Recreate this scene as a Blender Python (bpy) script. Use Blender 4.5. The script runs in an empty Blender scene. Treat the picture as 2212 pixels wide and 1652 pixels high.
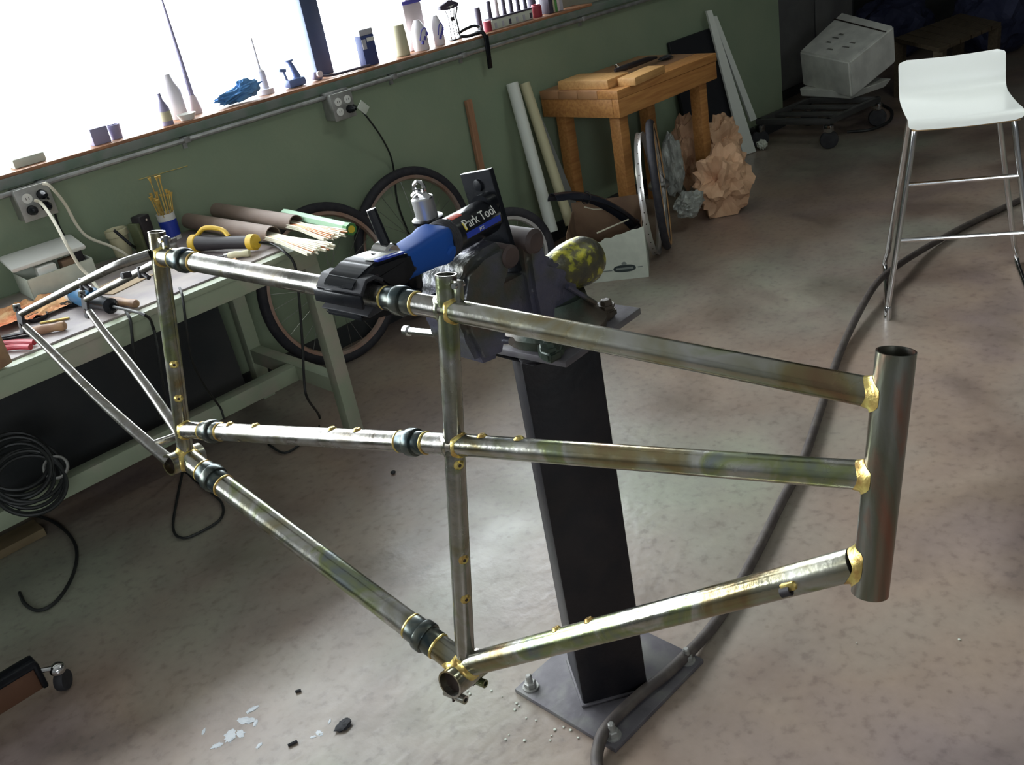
import bpy, bmesh, math, random
import numpy as np
from mathutils import Vector as V, Matrix as M, noise as NZ
random.seed(7)
C = bpy.context.scene.collection
SC = bpy.context.scene
PI = math.pi

# ------------------------------------------------------------------ camera
F, CX, CY, CH = 2060.0, 1106.0, 826.0, 1.6
dn = np.array([794., 4174., F]); dn /= np.linalg.norm(dn)
v1 = np.array([2439., -1476., F]); v1 /= np.linalg.norm(v1)
ax = v1 - dn*np.dot(v1, dn); ax /= np.linalg.norm(ax)
RW = np.array([ax, np.cross(-dn, ax), -dn])           # world = RW @ camera
cam = bpy.data.objects.new('camera', bpy.data.cameras.new('camera')); C.objects.link(cam)
r_, u_, b_ = RW[:, 0], -RW[:, 1], -RW[:, 2]
cam.matrix_world = M(((r_[0], u_[0], b_[0], 0), (r_[1], u_[1], b_[1], 0), (r_[2], u_[2], b_[2], CH), (0, 0, 0, 1)))
cam.data.sensor_width = 36; cam.data.lens = F*36/2212; cam.data.clip_start = .02
SC.camera = cam
# ------------------------------------------------------------------ daylight and exposure
w = bpy.data.worlds.new('daylight'); SC.world = w; w.use_nodes = True
bg = w.node_tree.nodes['Background']; bg.inputs[0].default_value = (.90, .96, 1.0, 1); bg.inputs[1].default_value = 7.0
SC.view_settings.view_transform = 'Standard'; SC.view_settings.look = 'None'
SC.view_settings.gamma = 1; SC.view_settings.use_curve_mapping = False
SC.view_settings.exposure = 1.2
SC.cycles.max_bounces = 8; SC.cycles.diffuse_bounces = 5; SC.cycles.sample_clamp_indirect = 8
def portal(loc, rot, sx, sy):
    l = bpy.data.lights.new('window_portal', 'AREA'); l.shape = 'RECTANGLE'; l.size = sx; l.size_y = sy
    l.cycles.is_portal = True
    o = bpy.data.objects.new('window_portal', l); C.objects.link(o); o.location = loc; o.rotation_euler = rot
WX0, WX1, WZ0, WZ1 = -2.9, 3.9, 1.112, 2.75
portal(((WX0+WX1)/2, 3.72, (WZ0+WZ1)/2), (-PI/2, 0, 0), WX1-WX0, WZ1-WZ0)

portal((-1.8, -3.2, 2.275), (PI/2, 0, 0), 2.4, .85)  # portal for the added fill opening in the right wall
# ------------------------------------------------------------------ pixel -> point on a known plane
def ray(px, py): return RW @ np.array([px-CX, py-CY, F])
def P(px, py, x=None, y=None, z=None, d=None):
    r = ray(px, py)
    t = x/r[0] if x is not None else y/r[1] if y is not None else (z-CH)/r[2] if z is not None else d/F
    return V((r[0]*t, r[1]*t, CH+r[2]*t))
def PL(px, py, o, n):
    r = V(ray(px, py)); c = V((0, 0, CH)); return c + r*((o-c).dot(n)/r.dot(n))

# ------------------------------------------------------------------ materials
MATS = {}
def mat(name, col, rough=.6, metal=0, col2=None, scale=8, amt=(.4, .6), bump=0, bscale=60, coat=0, stretch=None, detail=6, spec=.5):
    if name in MATS: return MATS[name]
    m = bpy.data.materials.new(name); m.use_nodes = True; nt = m.node_tree; N = nt.nodes; L = nt.links
    p = N['Principled BSDF']; p.inputs['Roughness'].default_value = rough; p.inputs['Metallic'].default_value = metal
    p.inputs['Base Color'].default_value = (*col, 1); p.inputs['Coat Weight'].default_value = coat
    p.inputs['Specular IOR Level'].default_value = spec
    tc = N.new('ShaderNodeTexCoord'); src = tc.outputs['Object']
    if stretch:
        mp = N.new('ShaderNodeMapping'); mp.inputs['Scale'].default_value = stretch; L.new(src, mp.inputs[0]); src = mp.outputs[0]
    if col2:
        n = N.new('ShaderNodeTexNoise'); n.inputs['Scale'].default_value = scale; n.inputs['Detail'].default_value = detail; n.inputs['Distortion'].default_value = 1.2 if 'steel' in name else 0
        L.new(src, n.inputs[0]); r = N.new('ShaderNodeValToRGB')
        r.color_ramp.elements[0].position = amt[0]; r.color_ramp.elements[0].color = (*col, 1)
        r.color_ramp.elements[1].position = amt[1]; r.color_ramp.elements[1].color = (*col2, 1)
        L.new(n.outputs[0], r.inputs[0]); L.new(r.outputs[0], p.inputs['Base Color'])
    if bump:
        n = N.new('ShaderNodeTexNoise'); n.inputs['Scale'].default_value = bscale; n.inputs['Detail'].default_value = 4
        L.new(src, n.inputs[0]); b = N.new('ShaderNodeBump'); b.inputs['Strength'].default_value = bump; b.inputs['Distance'].default_value = .01
        L.new(n.outputs[0], b.inputs['Height']); L.new(b.outputs[0], p.inputs['Normal'])
    MATS[name] = m; return m
def ramp_mat(name, stops, rough, metal, scale, bump=0, bscale=60, stretch=None, coat=0, detail=8, rvar=None):
    m = mat(name, stops[0][1], rough, metal, stops[-1][1], scale, (0, 1), bump, bscale, coat, stretch, detail)
    r = [n for n in m.node_tree.nodes if n.type == 'VALTORGB'][0].color_ramp
    while len(r.elements) > 1: r.elements.remove(r.elements[-1])
    r.elements[0].position = stops[0][0]; r.elements[0].color = (*stops[0][1], 1)
    for pos, c in stops[1:]:
        e = r.elements.new(pos); e.color = (*c, 1)
    if rvar:
        nt = m.node_tree; n = nt.nodes.new('ShaderNodeTexNoise'); n.inputs['Scale'].default_value = rvar[0]; n.inputs['Detail'].default_value = 6
        tc = [q for q in nt.nodes if q.type == 'TEX_COORD'][0]; nt.links.new(tc.outputs['Object'], n.inputs[0])
        mr = nt.nodes.new('ShaderNodeMapRange'); mr.inputs[1].default_value = .35; mr.inputs[2].default_value = .65
        mr.inputs[3].default_value = rvar[1]; mr.inputs[4].default_value = rvar[2]
        nt.links.new(n.outputs[0], mr.inputs[0]); nt.links.new(mr.outputs[0], nt.nodes['Principled BSDF'].inputs['Roughness'])
    return m
concrete = mat('concrete', (.3, .27, .24), .42, coat=.35)
def build_concrete(m):
    nt = m.node_tree; N = nt.nodes; L = nt.links; p = N['Principled BSDF']; p.inputs['Coat Roughness'].default_value = .3
    tc = N.new('ShaderNodeTexCoord')
    def nz(scale, detail=6, dist=0):
        n = N.new('ShaderNodeTexNoise'); n.inputs['Scale'].default_value = scale; n.inputs['Detail'].default_value = detail; n.inputs['Distortion'].default_value = dist
        L.new(tc.outputs['Object'], n.inputs[0]); return n.outputs[0]
    def rp(src, stops):
        r = N.new('ShaderNodeValToRGB'); e = r.color_ramp.elements; e[0].position, e[0].color = stops[0][0], (*stops[0][1], 1); e[1].position, e[1].color = stops[1][0], (*stops[1][1], 1)
        for q, c in stops[2:]: x = e.new(q); x.color = (*c, 1)
        L.new(src, r.inputs[0]); return r.outputs[0]
    def mul(a, b, f=1, typ='MULTIPLY'):
        x = N.new('ShaderNodeMix'); x.data_type = 'RGBA'; x.blend_type = typ; x.inputs[0].default_value = f
        L.new(a, x.inputs[6]); L.new(b, x.inputs[7]); return x.outputs[2]
    tint = rp(nz(.9, 4), [(.30, (.28, .22, .21)), (.44, (.30, .225, .175)), (.54, (.28, .238, .195)), (.66, (.265, .275, .215))])
    mott = rp(nz(3.6, 10, .4), [(.30, (.80, .78, .80)), (.48, (.97, .97, .98)), (.62, (1.06, 1.06, 1.05))])
    fine = rp(nz(38, 8), [(.28, (.74, .72, .73)), (.45, (1, 1, 1)), (.72, (1.08, 1.08, 1.08))])
    big = rp(nz(1.9, 5, .6), [(.28, (.55, .54, .52)), (.47, (1, 1, 1))])
    v = N.new('ShaderNodeTexVoronoi'); v.inputs['Scale'].default_value = 9; v.inputs['Randomness'].default_value = 1; L.new(tc.outputs['Object'], v.inputs[0])
    spots = rp(v.outputs['Distance'], [(.02, (.5, .47, .46)), (.07, (1, 1, 1))])
    c = mul(mul(mul(mul(tint, mott), fine), big), spots, .6)
    L.new(c, p.inputs['Base Color'])
    mr = N.new('ShaderNodeMapRange'); mr.inputs[1].default_value = .35; mr.inputs[2].default_value = .65; mr.inputs[3].default_value = .30; mr.inputs[4].default_value = .52
    L.new(nz(4, 6), mr.inputs[0]); L.new(mr.outputs[0], p.inputs['Roughness'])
    b = N.new('ShaderNodeBump'); b.inputs['Strength'].default_value = .12; b.inputs['Distance'].default_value = .01; L.new(nz(30, 5), b.inputs['Height'])
    L.new(b.outputs[0], p.inputs['Normal']); L.new(b.outputs[0], p.inputs['Coat Normal'])
build_concrete(concrete)
green_wall = mat('green_wall_paint', (.23, .295, .20), .55, 0, (.27, .325, .22), 3, (.35, .7), .08, 60)
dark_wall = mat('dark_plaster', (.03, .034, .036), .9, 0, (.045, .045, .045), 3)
pale_wall = mat('pale_plaster', (.30, .28, .22), .8, 0, (.26, .25, .2), 4)
grey_wall = mat('grey_plaster', (.16, .16, .155), .9, 0, (.12, .12, .12), 3)
ceil_m = mat('ceiling_paint', (.20, .20, .19), .9)
sill_paint = mat('sill_paint', (.14, .19, .15), .5, 0, (.2, .22, .2), 12)
sill_wood = mat('sill_wood', (.42, .20, .10), .5, 0, (.25, .12, .07), 10, stretch=(1, 8, 8))
blue_steel = mat('blue_steel', (.06, .085, .16), .5, .1)
conduit_m = mat('conduit_metal', (.42, .42, .42), .4, .6, (.3, .3, .3), 20)
steel = ramp_mat('brazed_steel', [(.28, (.20, .11, .07)), (.38, (.25, .21, .11)), (.46, (.30, .295, .23)), (.54, (.40, .395, .37)), (.61, (.24, .27, .13)), (.70, (.19, .215, .22))], .24, .92, 7, .05, 90, rvar=(12, .16, .30))
steel_bare = ramp_mat('bare_steel', [(.3, (.16, .135, .095)), (.5, (.34, .33, .315)), (.7, (.20, .19, .135))], .24, .95, 14, .04, 90, rvar=(16, .18, .38))
steel_head = ramp_mat('head_tube_steel', [(.34, (.33, .17, .12)), (.44, (.21, .215, .16)), (.54, (.27, .275, .24)), (.63, (.34, .19, .14))], .27, .92, 11, .05, 90, stretch=(1.6, 1.6, .3))
brass = mat('brass_braze', (.72, .60, .20), .36, .9, (.55, .36, .12), 60, bump=.12, bscale=180)
coupler_m = mat('coupler_steel', (.05, .07, .075), .3, .85, (.13, .14, .12), 25)
dark_bore = mat('dark_bore', (.05, .035, .03), .6, .6)
black_plastic = mat('black_plastic', (.006, .007, .009), .26, 0, (.012, .013, .016), 20, spec=.18)
black_rubber = mat('black_rubber', (.018, .018, .022), .7, 0, (.03, .03, .035), 30)
black_gloss = mat('black_gloss', (.012, .013, .016), .2, 0)
blue_plastic = mat('blue_plastic', (.012, .075, .34), .6, spec=.2)
blue_print = mat('blue_print', (.02, .05, .40), .45)
white_print = mat('white_print', (.75, .75, .70), .5)
yellow_print = mat('yellow_print', (.75, .60, .05), .5)
red_print = mat('red_print', (.75, .07, .03), .5)
chrome = mat('chrome', (.75, .76, .77), .14, 1, (.6, .6, .6), 10)
post_m = mat('post_black', (.008, .008, .011), .45, 0, (.014, .012, .014), 14, bump=.1, spec=.3)
plate_m = ramp_mat('mill_scale_plate', [(.3, (.085, .08, .09)), (.5, (.12, .112, .125)), (.7, (.17, .17, .16))], .5, .2, 14, .12, 60)
cast = ramp_mat('cast_iron', [(.30, (.07, .07, .105)), (.45, (.11, .11, .155)), (.55, (.085, .09, .075)), (.66, (.14, .085, .06))], .36, .45, 7, .3, 70)
bench_green = mat('bench_green', (.33, .38, .27), .45, 0, (.42, .38, .31), 7, (.45, .7))
bench_top = mat('bench_top', (.26, .22, .23), .5, 0, (.42, .36, .33), 8, (.35, .65), .05)
pine = mat('pine', (.55, .27, .085), .5, 0, (.40, .17, .05), 5, (.35, .65), .06, 40, stretch=(1.2, 14, 14))
pine_top = mat('pine_top', (.50, .26, .12), .5, 0, (.20, .11, .07), 3, (.4, .7), .06, 40)
pine_pale = mat('pine_pale', (.66, .38, .15), .5, 0, (.52, .27, .09), 6, (.4, .7), stretch=(1, 12, 12))
cardboard = mat('cardboard', (.23, .145, .09), .85, 0, (.19, .115, .075), 10)
tube_board = mat('tube_cardboard', (.27, .20, .165), .6, 0, (.21, .15, .115), 9)
white_card = mat('white_card', (.62, .66, .57), .8, 0, (.56, .60, .52), 20)
white_plastic = mat('white_plastic', (.78, .78, .74), .4)
cream_plastic = mat('cream_plastic', (.62, .58, .38), .5)
white_paint = mat('white_lacquer', (.86, .88, .84), .3, coat=.3)
ply = mat('plywood_edge', (.40, .26, .12), .6)
hose_m = mat('hose_rubber', (.06, .048, .045), .6, 0, (.09, .075, .065), 30)
cord_m = mat('black_cord', (.016, .018, .018), .5)
white_cord = mat('white_cord', (.72, .68, .55), .5)
tyre_m = mat('tyre_rubber', (.02, .02, .028), .75, 0, (.032, .03, .036), 40)
rim_m = mat('rim_copper_tone', (.55, .36, .28), .3, .8, (.6, .5, .45), 6)
rim_silver = mat('rim_silver', (.66, .65, .64), .3, .8)
spoke_m = mat('spoke_steel', (.3, .3, .28), .35, .9)
tan_wall = mat('tan_sidewall', (.42, .24, .10), .7)
wood_stick = mat('wood_stick', (.40, .21, .12), .6, 0, (.33, .17, .09), 8, stretch=(10, 10, 1))
handle_wood = mat('handle_wood', (.48, .30, .16), .5, 0, (.30, .17, .10), 14)
paper_white = mat('paper_white', (.72, .76, .70), .8)
paper_cream = mat('paper_cream', (.56, .53, .34), .8)
paper_grey = mat('paper_grey', (.22, .23, .22), .8)
kraft = mat('kraft_paper', (.70, .45, .28), .8, 0, (.58, .35, .21), 9)
plastic_bag = mat('plastic_bag', (.34, .36, .33), .3, 0, (.22, .23, .21), 18)
grey_box = mat('grey_box', (.72, .73, .68), .7, 0, (.60, .61, .57), 10)
grey_print = mat('grey_print', (.2, .2, .18), .7)
cart_m = mat('cart_metal', (.09, .09, .09), .5, .5)
dark_blue = mat('dark_blue_fabric', (.012, .016, .05), .8, 0, (.03, .035, .08), 5)
dark_wood = mat('dark_wood', (.10, .075, .045), .7, 0, (.07, .05, .03), 8, stretch=(1, 9, 9))
yellow_rubber = mat('yellow_rubber', (.72, .46, .03), .5)
tool_grey = mat('tool_grey', (.028, .024, .027), .5, spec=.3)
red_plastic = mat('red_plastic', (.42, .02, .04), .3)
red_rag = mat('red_rag', (.72, .22, .09), .9, 0, (.85, .55, .28), 12, (.4, .65), .5, 60)
tool_blue = mat('tool_blue', (.03, .14, .28), .4)
rag_blue = mat('rag_blue', (.07, .22, .50), .9, 0, (.14, .32, .6), 14)
rod_white = mat('flux_rod_white', (.82, .78, .62), .5)
rod_copper = mat('copper_rod', (.55, .24, .12), .35, .7)
green_tube = mat('green_tube_card', (.30, .48, .32), .5)
green_cap = mat('green_cap', (.06, .22, .06), .5)
bristle = mat('brush_bristle', (.65, .42, .10), .7)
galv = mat('galvanised', (.40, .40, .38), .45, .5, (.32, .32, .3), 25)
haze_purple = mat('hazed_lilac', (.30, .28, .42), .6)  # lilac paled in the colour itself to imitate window glare
haze_pink = mat('hazed_pink', (.72, .62, .64), .6)  # pink with the same glare wash put into its colour
navy_box = mat('navy_card', (.04, .06, .18), .6)
silver_card = mat('silver_card', (.45, .45, .5), .5)
clear_plastic = mat('cloudy_plastic', (.75, .72, .76), .35)
khaki_card = mat('khaki_card', (.52, .50, .34), .8)
maroon = mat('maroon', (.30, .03, .05), .5)
dark_purple = mat('dark_purple', (.06, .05, .08), .6)
orange_panel = mat('orange_panel', (.16, .075, .04), .6, 0, (.12, .055, .03), 8)
tan_board = mat('tan_board', (.26, .20, .11), .7, 0, (.2, .15, .08), 8)
stain_m = mat('floor_stain', (.16, .135, .12), .5)
m = bpy.data.materials.new('window_glass'); m.use_nodes = True; nt = m.node_tree
nt.nodes.remove(nt.nodes['Principled BSDF']); tr = nt.nodes.new('ShaderNodeBsdfTransparent'); gl = nt.nodes.new('ShaderNodeBsdfGlossy')
gl.inputs['Roughness'].default_value = .05; mx = nt.nodes.new('ShaderNodeMixShader'); mx.inputs[0].default_value = .06
nt.links.new(tr.outputs[0], mx.inputs[1]); nt.links.new(gl.outputs[0], mx.inputs[2]); nt.links.new(mx.outputs[0], nt.nodes['Material Output'].inputs[0])
glass = m

# ------------------------------------------------------------------ mesh building
def basis(d, up=V((0, 0, 1))):
    d = d.normalized()
    if abs(d.dot(up)) > .97: up = V((1, 0, 0))
    u = up.cross(d).normalized(); return u, d.cross(u).normalized()
def spline(pts, n=8):
    pts = [V(p) for p in pts]; q = [pts[0]*2-pts[1]]+pts+[pts[-1]*2-pts[-2]]; out = []
    for i in range(1, len(q)-2):
        a, b, c, d = q[i-1:i+3]
        for k in range(n):
            t = k/n
            out.append(.5*((2*b)+(c-a)*t+(2*a-5*b+4*c-d)*t*t+(3*b-a-3*c+d)*t**3))
    out.append(pts[-1]); return out
class B:
    def __init__(s): s.bm = bmesh.new()
    def rings(s, rings, close=True, cap0=True, cap1=True):
        bm = s.bm; vs = [[bm.verts.new(p) for p in r] for r in rings]; n = len(vs[0])
        for a, b in zip(vs, vs[1:]):
            for i in range(n if close else n-1):
                j = (i+1) % n
                try: bm.faces.new((a[i], a[j], b[j], b[i]))
                except ValueError: pass
        if cap0: bm.faces.new(list(reversed(vs[0])))
        if cap1: bm.faces.new(vs[-1])
        return s
    def tube(s, pts, r, seg=12, cap=True, flat=1, up=V((0, 0, 1))):
        pts = [V(p) for p in pts]; n = len(pts)
        rs = r if isinstance(r, (list, tuple)) else [r]*n
        d0 = (pts[1]-pts[0]).normalized(); u, v = basis(d0, up); R = []
        for i, p in enumerate(pts):
            d = ((pts[min(i+1, n-1)]-pts[max(i-1, 0)])).normalized()
            u = (u-d*u.dot(d)).normalized(); v = d.cross(u)
            R.append([p+(u*math.cos(2*PI*k/seg)+v*math.sin(2*PI*k/seg)*flat)*rs[i] for k in range(seg)])
        return s.rings(R, True, cap, cap)
    def pipe(s, a, b, ro, ri, seg=24):     # open-ended hollow tube with wall thickness
        a, b = V(a), V(b); u, v = basis(b-a)
        c = lambda p, r: [p+(u*math.cos(2*PI*k/seg)+v*math.sin(2*PI*k/seg))*r for k in range(seg)]
        R = [c(a, ro), c(b, ro), c(b, ri), c(a, ri), c(a, ro)]
        return s.rings(R, True, False, False)
    def lathe(s, prof, o, axis=V((0, 0, 1)), seg=20, cap=True):   # prof: (radius, height)
        o = V(o); axis = V(axis).normalized(); u, v = basis(axis)
        R = [[o+axis*h+(u*math.cos(2*PI*k/seg)+v*math.sin(2*PI*k/seg))*max(r, 1e-4) for k in range(seg)] for r, h in prof]
        return s.rings(R, True, cap, cap)
    def box(s, c, size, rot=None, bev=0, seg=2):
        c = V(c); rot = rot or M.Identity(3); t = bmesh.new()
        bmesh.ops.create_cube(t, size=1)
        for v in t.verts: v.co = V((v.co.x*size[0], v.co.y*size[1], v.co.z*size[2]))
        if bev: bmesh.ops.bevel(t, geom=t.edges[:], offset=bev, segments=seg, affect='EDGES', profile=.5)
        for v in t.verts: v.co = rot @ v.co + c
        s.join(t); return s
    def b2(s, x0, x1, y0, y1, z0, z1, bev=0): return s.box(((x0+x1)/2, (y0+y1)/2, (z0+z1)/2), (x1-x0, y1-y0, z1-z0), None, bev)
    def hexa(s, top, bot, bev=0):
        t = bmesh.new(); a = [t.verts.new(p) for p in top]; b = [t.verts.new(p) for p in bot]
        t.faces.new(a); t.faces.new(b[::-1])
        for i in range(4): t.faces.new((a[i], b[i], b[(i+1) % 4], a[(i+1) % 4]))
        if bev: bmesh.ops.bevel(t, geom=t.edges[:], offset=bev, segments=2, affect='EDGES')
        s.join(t); return s
    def prism(s, poly, vec, bev=0, seg=3):
        vec = V(vec); t = bmesh.new(); a = [t.verts.new(V(p)) for p in poly]; b = [t.verts.new(V(p)+vec) for p in poly]
        t.faces.new(a); t.faces.new(b[::-1]); n = len(a)
        for i in range(n): t.faces.new((a[i], b[i], b[(i+1) % n], a[(i+1) % n]))
        bmesh.ops.recalc_face_normals(t, faces=t.faces[:])
        if bev: bmesh.ops.bevel(t, geom=t.edges[:], offset=bev, segments=seg, affect='EDGES', clamp_overlap=True)
        s.join(t); return s
    def ball(s, c, r, sc=(1, 1, 1), rot=None, sub=3, noise=0, nscale=5, seed=0):
        t = bmesh.new(); bmesh.ops.create_icosphere(t, subdivisions=sub, radius=1); rot = rot or M.Identity(3)
        for v in t.verts:
            k = 1
            if noise: k += noise*NZ.noise(v.co*nscale+V((seed, seed*2, 0)))+noise*.5*NZ.noise(v.co*nscale*2.3+V((seed, 3, seed)))
            v.co = rot @ V((v.co.x*sc[0]*r*k, v.co.y*sc[1]*r*k, v.co.z*sc[2]*r*k)) + V(c)
        s.join(t); return s
    def torus(s, c, axis, R, r, seg=48, s2=10, flat=1):
        c = V(c); u, v = basis(V(axis)); a = V(axis).normalized(); rg = []
        for i in range(seg+1):
            q = 2*PI*i/seg; e = u*math.cos(q)+v*math.sin(q)
            rg.append([c+e*(R+r*math.cos(2*PI*k/s2))+a*r*flat*math.sin(2*PI*k/s2) for k in range(s2)])
        return s.rings(rg, True, False, False)
    def sheet(s, f, nu, nv, th=0):
        bm = s.bm; g = [[bm.verts.new(f(i/(nu-1), j/(nv-1))) for j in range(nv)] for i in range(nu)]
        fs = [bm.faces.new((g[i][j], g[i+1][j], g[i+1][j+1], g[i][j+1])) for i in range(nu-1) for j in range(nv-1)]
        if th: bmesh.ops.solidify(bm, geom=fs, thickness=th)
        return s
    def join(s, t):
        me = bpy.data.meshes.new('t'); t.to_mesh(me); t.free(); s.bm.from_mesh(me); bpy.data.meshes.remove(me)
WM = {}
def obj(name, b, m, parent=None, sharp=35, origin=None):
    bm = b.bm; bmesh.ops.remove_doubles(bm, verts=bm.verts[:], dist=1e-6); bmesh.ops.recalc_face_normals(bm, faces=bm.faces[:])
    for f in bm.faces: f.smooth = sharp > 0
    for e in bm.edges:
        if len(e.link_faces) == 2 and e.calc_face_angle(0) > math.radians(sharp): e.smooth = False
    if parent is None:
        if origin is None:
            xs = [v.co for v in bm.verts]; lo = [min(c[i] for c in xs) for i in range(3)]; hi = [max(c[i] for c in xs) for i in range(3)]
            origin = V(((lo[0]+hi[0])/2, (lo[1]+hi[1])/2, lo[2]))
        W = M.Translation(V(origin))
    else: W = WM[parent.name]
    bm.transform(W.inverted())
    me = bpy.data.meshes.new(name); bm.to_mesh(me); bm.free(); me.materials.append(m)
    o = bpy.data.objects.new(name, me); C.objects.link(o)
    if parent is None: o.matrix_world = W
    else: o.parent = parent
    WM[o.name] = W
    return o
def tag(o, label, cat, group=None):
    o['label'] = label; o['category'] = cat
    if group: o['group'] = group
    return o
def thing(name, label, cat, loc, group=None):
    o = bpy.data.objects.new(name, None); C.objects.link(o); o.location = loc; o.empty_display_size = .05
    WM[o.name] = M.Translation(V(loc)); return tag(o, label, cat, group)
def struct(name, b, m, parent=None):
    o = obj(name, b, m, parent)
    if parent is None: o['kind'] = 'structure'
    return o
def stuff(o): o['kind'] = 'stuff'; return o
def dup(root, loc, rotz=0, label=None):
    r = root.copy(); C.objects.link(r); r.location = loc; r.rotation_euler.z += rotz
    if label: r['label'] = label
    for ch in list(root.children):
        c = ch.copy(); C.objects.link(c); c.parent = r
        for g in list(ch.children):
            q = g.copy(); C.objects.link(q); q.parent = c
    return r
def mesh_text(s, size, extr=.0006):
    cu = bpy.data.curves.new('t', 'FONT'); cu.body = s; cu.size = size; cu.extrude = extr; cu.resolution_u = 3
    o = bpy.data.objects.new('t', cu); C.objects.link(o); dg = bpy.context.evaluated_depsgraph_get()
    me = bpy.data.meshes.new_from_object(o.evaluated_get(dg)); bpy.data.objects.remove(o)
    b = B(); b.bm.from_mesh(me); bpy.data.meshes.remove(me); return b

# ================================================================== SETTING
X0, X1, Y0, Y1, ZC = -3.2, 9.0, -3.0, 3.5, 3.3
struct('floor', B().b2(X0-.2, X1+.2, Y0-.2, 5.2, -.1, 0), concrete)
struct('ceiling', B().b2(X0-.2, X1+.2, Y0-.2, 5.2, ZC, ZC+.1), ceil_m)
wl = struct('wall_left', B().b2(X0, 5.82, 3.5, 3.72, 0, 1.066).b2(X0, WX0, 3.62, 3.72, 1.066, ZC).b2(WX0, 5.82, 3.62, 3.72, WZ1, ZC), green_wall)
struct('wall_left_upper', B().b2(WX1, 5.82, 3.60, 3.72, 1.066, WZ1), pale_wall)
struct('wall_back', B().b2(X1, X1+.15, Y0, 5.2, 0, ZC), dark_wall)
QX0, QX1, QZ0, QZ1 = -3.0, -.6, 1.85, 2.7
struct('wall_right', B().b2(X0, X1, Y0-.15, Y0, 0, QZ0).b2(X0, X1, Y0-.15, Y0, QZ1, ZC).b2(X0, QX0, Y0-.15, Y0, QZ0, QZ1).b2(QX1, X1, Y0-.15, Y0, QZ0, QZ1), grey_wall)
w2 = bpy.data.objects.new('fill_window', None); C.objects.link(w2); w2['kind'] = 'structure'; w2.location = (QX0, Y0, QZ0); WM['fill_window'] = M.Translation(w2.location)  # unseen window added as fill light, mainly for the green wall
for k in range(5): obj('mullion', B().b2(QX0+k*.6-.03, QX0+k*.6+.03, Y0-.1, Y0-.05, QZ0, QZ1), blue_steel, w2)
for k in range(4): obj('pane', B().b2(QX0+k*.6+.03, QX0+k*.6+.57, Y0-.08, Y0-.074, QZ0, QZ1), glass, w2)
struct('wall_behind', B().b2(X0-.15, X0, Y0-.15, 3.72, 0, ZC), grey_wall)
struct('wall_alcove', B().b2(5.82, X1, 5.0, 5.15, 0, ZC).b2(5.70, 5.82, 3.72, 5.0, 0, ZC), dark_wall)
struct('trim_1', B().b2(X0, 5.82, 3.478, 3.62, 1.066, 1.100, .003), sill_paint)
struct('trim_2', B().b2(X0, 4.0, 3.482, 3.70, 1.100, 1.112, .002), sill_wood)
struct('baseboard_left', B().b2(X0, 5.82, 3.485, 3.5, 0, .09), dark_wall)
win = bpy.data.objects.new('window_1', None); C.objects.link(win); win['kind'] = 'structure'; win.location = (.5, 3.68, 1.112); WM['window_1'] = M.Translation(win.location)
for a, b in ((WX0, WX0+.05), (.42, .50), (2.375, 2.462), (WX1-.04, WX1)):
    obj('mullion', B().b2(a, b, 3.655, 3.70, 1.112, WZ1, .004), blue_steel, win)
obj('window_head', B().b2(WX0, WX1, 3.655, 3.70, WZ1-.05, WZ1), blue_steel, win)
for a, b in ((WX0+.05, .42), (.50, 2.375), (2.462, WX1-.04)):
    obj('pane', B().b2(a, b, 3.678, 3.684, 1.112, WZ1-.05), glass, win)
# conduit under the sill with its clips
cd = tag(obj('conduit', B().tube([(-3, 3.468, 1.052), (4.9, 3.468, 1.052)], .0095, 10), conduit_m), 'thin grey metal conduit running along the green wall just below the window sill', 'pipe')
for x in (1.07, 1.62, 2.63, 3.05, 3.9):
    obj('clip', B().b2(x-.012, x+.012, 3.456, 3.499, 1.042, 1.064, .002).b2(x-.008, x+.008, 3.49, 3.5, 1.02, 1.045), conduit_m, cd)

# fluorescent ceiling fittings
m = mat('lamp_diffuser', (.9, .9, .9)); pb = m.node_tree.nodes['Principled BSDF']
pb.inputs['Emission Color'].default_value = (.92, 1.0, .90, 1); pb.inputs['Emission Strength'].default_value = 9
for lx, ly, lb in ((3.4, .3, 'fluorescent ceiling lamp above the bar stool and the hose'),):
    lt = thing('ceiling_lamp', lb, 'lamp', (lx, ly, ZC-.09))
    obj('lamp_housing', B().b2(lx-.62, lx+.62, ly-.09, ly+.09, ZC-.05, ZC, .006), white_paint, lt)
    obj('diffuser', B().b2(lx-.60, lx+.60, ly-.075, ly+.075, ZC-.09, ZC-.051, .01), m, lt)

# ================================================================== BICYCLE FRAME
z0, ratio = 1.65, .775
RT = P(345, 548, d=z0); MTp = P(965, 668, d=z0*ratio)
D = (MTp-RT).normalized(); U = V(RW @ np.array([1337-CX, 7127-CY, F])).normalized(); NN = D.cross(U).normalized()
FP = lambda px, py, off=0: PL(px, py, RT+NN*off, NN)
bike = thing('tandem_bicycle_frame', 'bare brazed steel tandem bicycle frame with brass joints held in the blue repair clamp', 'bicycle frame', FP(1000, 1440))
T = lambda name, a, b, r, m=steel, seg=24, n=14: obj(name, B().tube([a.lerp(b, i/n) for i in range(n+1)], r, seg), m, bike)
hA, hB = FP(1936, 758), FP(1879, 1280); hd = (hB-hA).normalized()
ht = obj('head_tube', B().pipe(hA, hB, .0192, .0172, 40), steel_head, bike)
jt, jm, jd = FP(1905, 852), FP(1888, 1028), FP(1868, 1212)
sA, sB = FP(963, 592), FP(1006, 1440)        # front seat tube axis
rA, rB = FP(338, 500), FP(402, 985)          # rear seat tube axis
tt = FP(968, 668); mm = FP(986, 960)
rtt = FP(350, 553); rmm = FP(398, 928)
fbb = FP(1003, 1438); rbb = FP(398, 985)
def axis_pt(a, b, p): d = (b-a).normalized(); return a+d*(p-a).dot(d)
top_f = T('top_tube', tt, jt-(jt-tt).normalized()*.012, .0157, steel)
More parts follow.
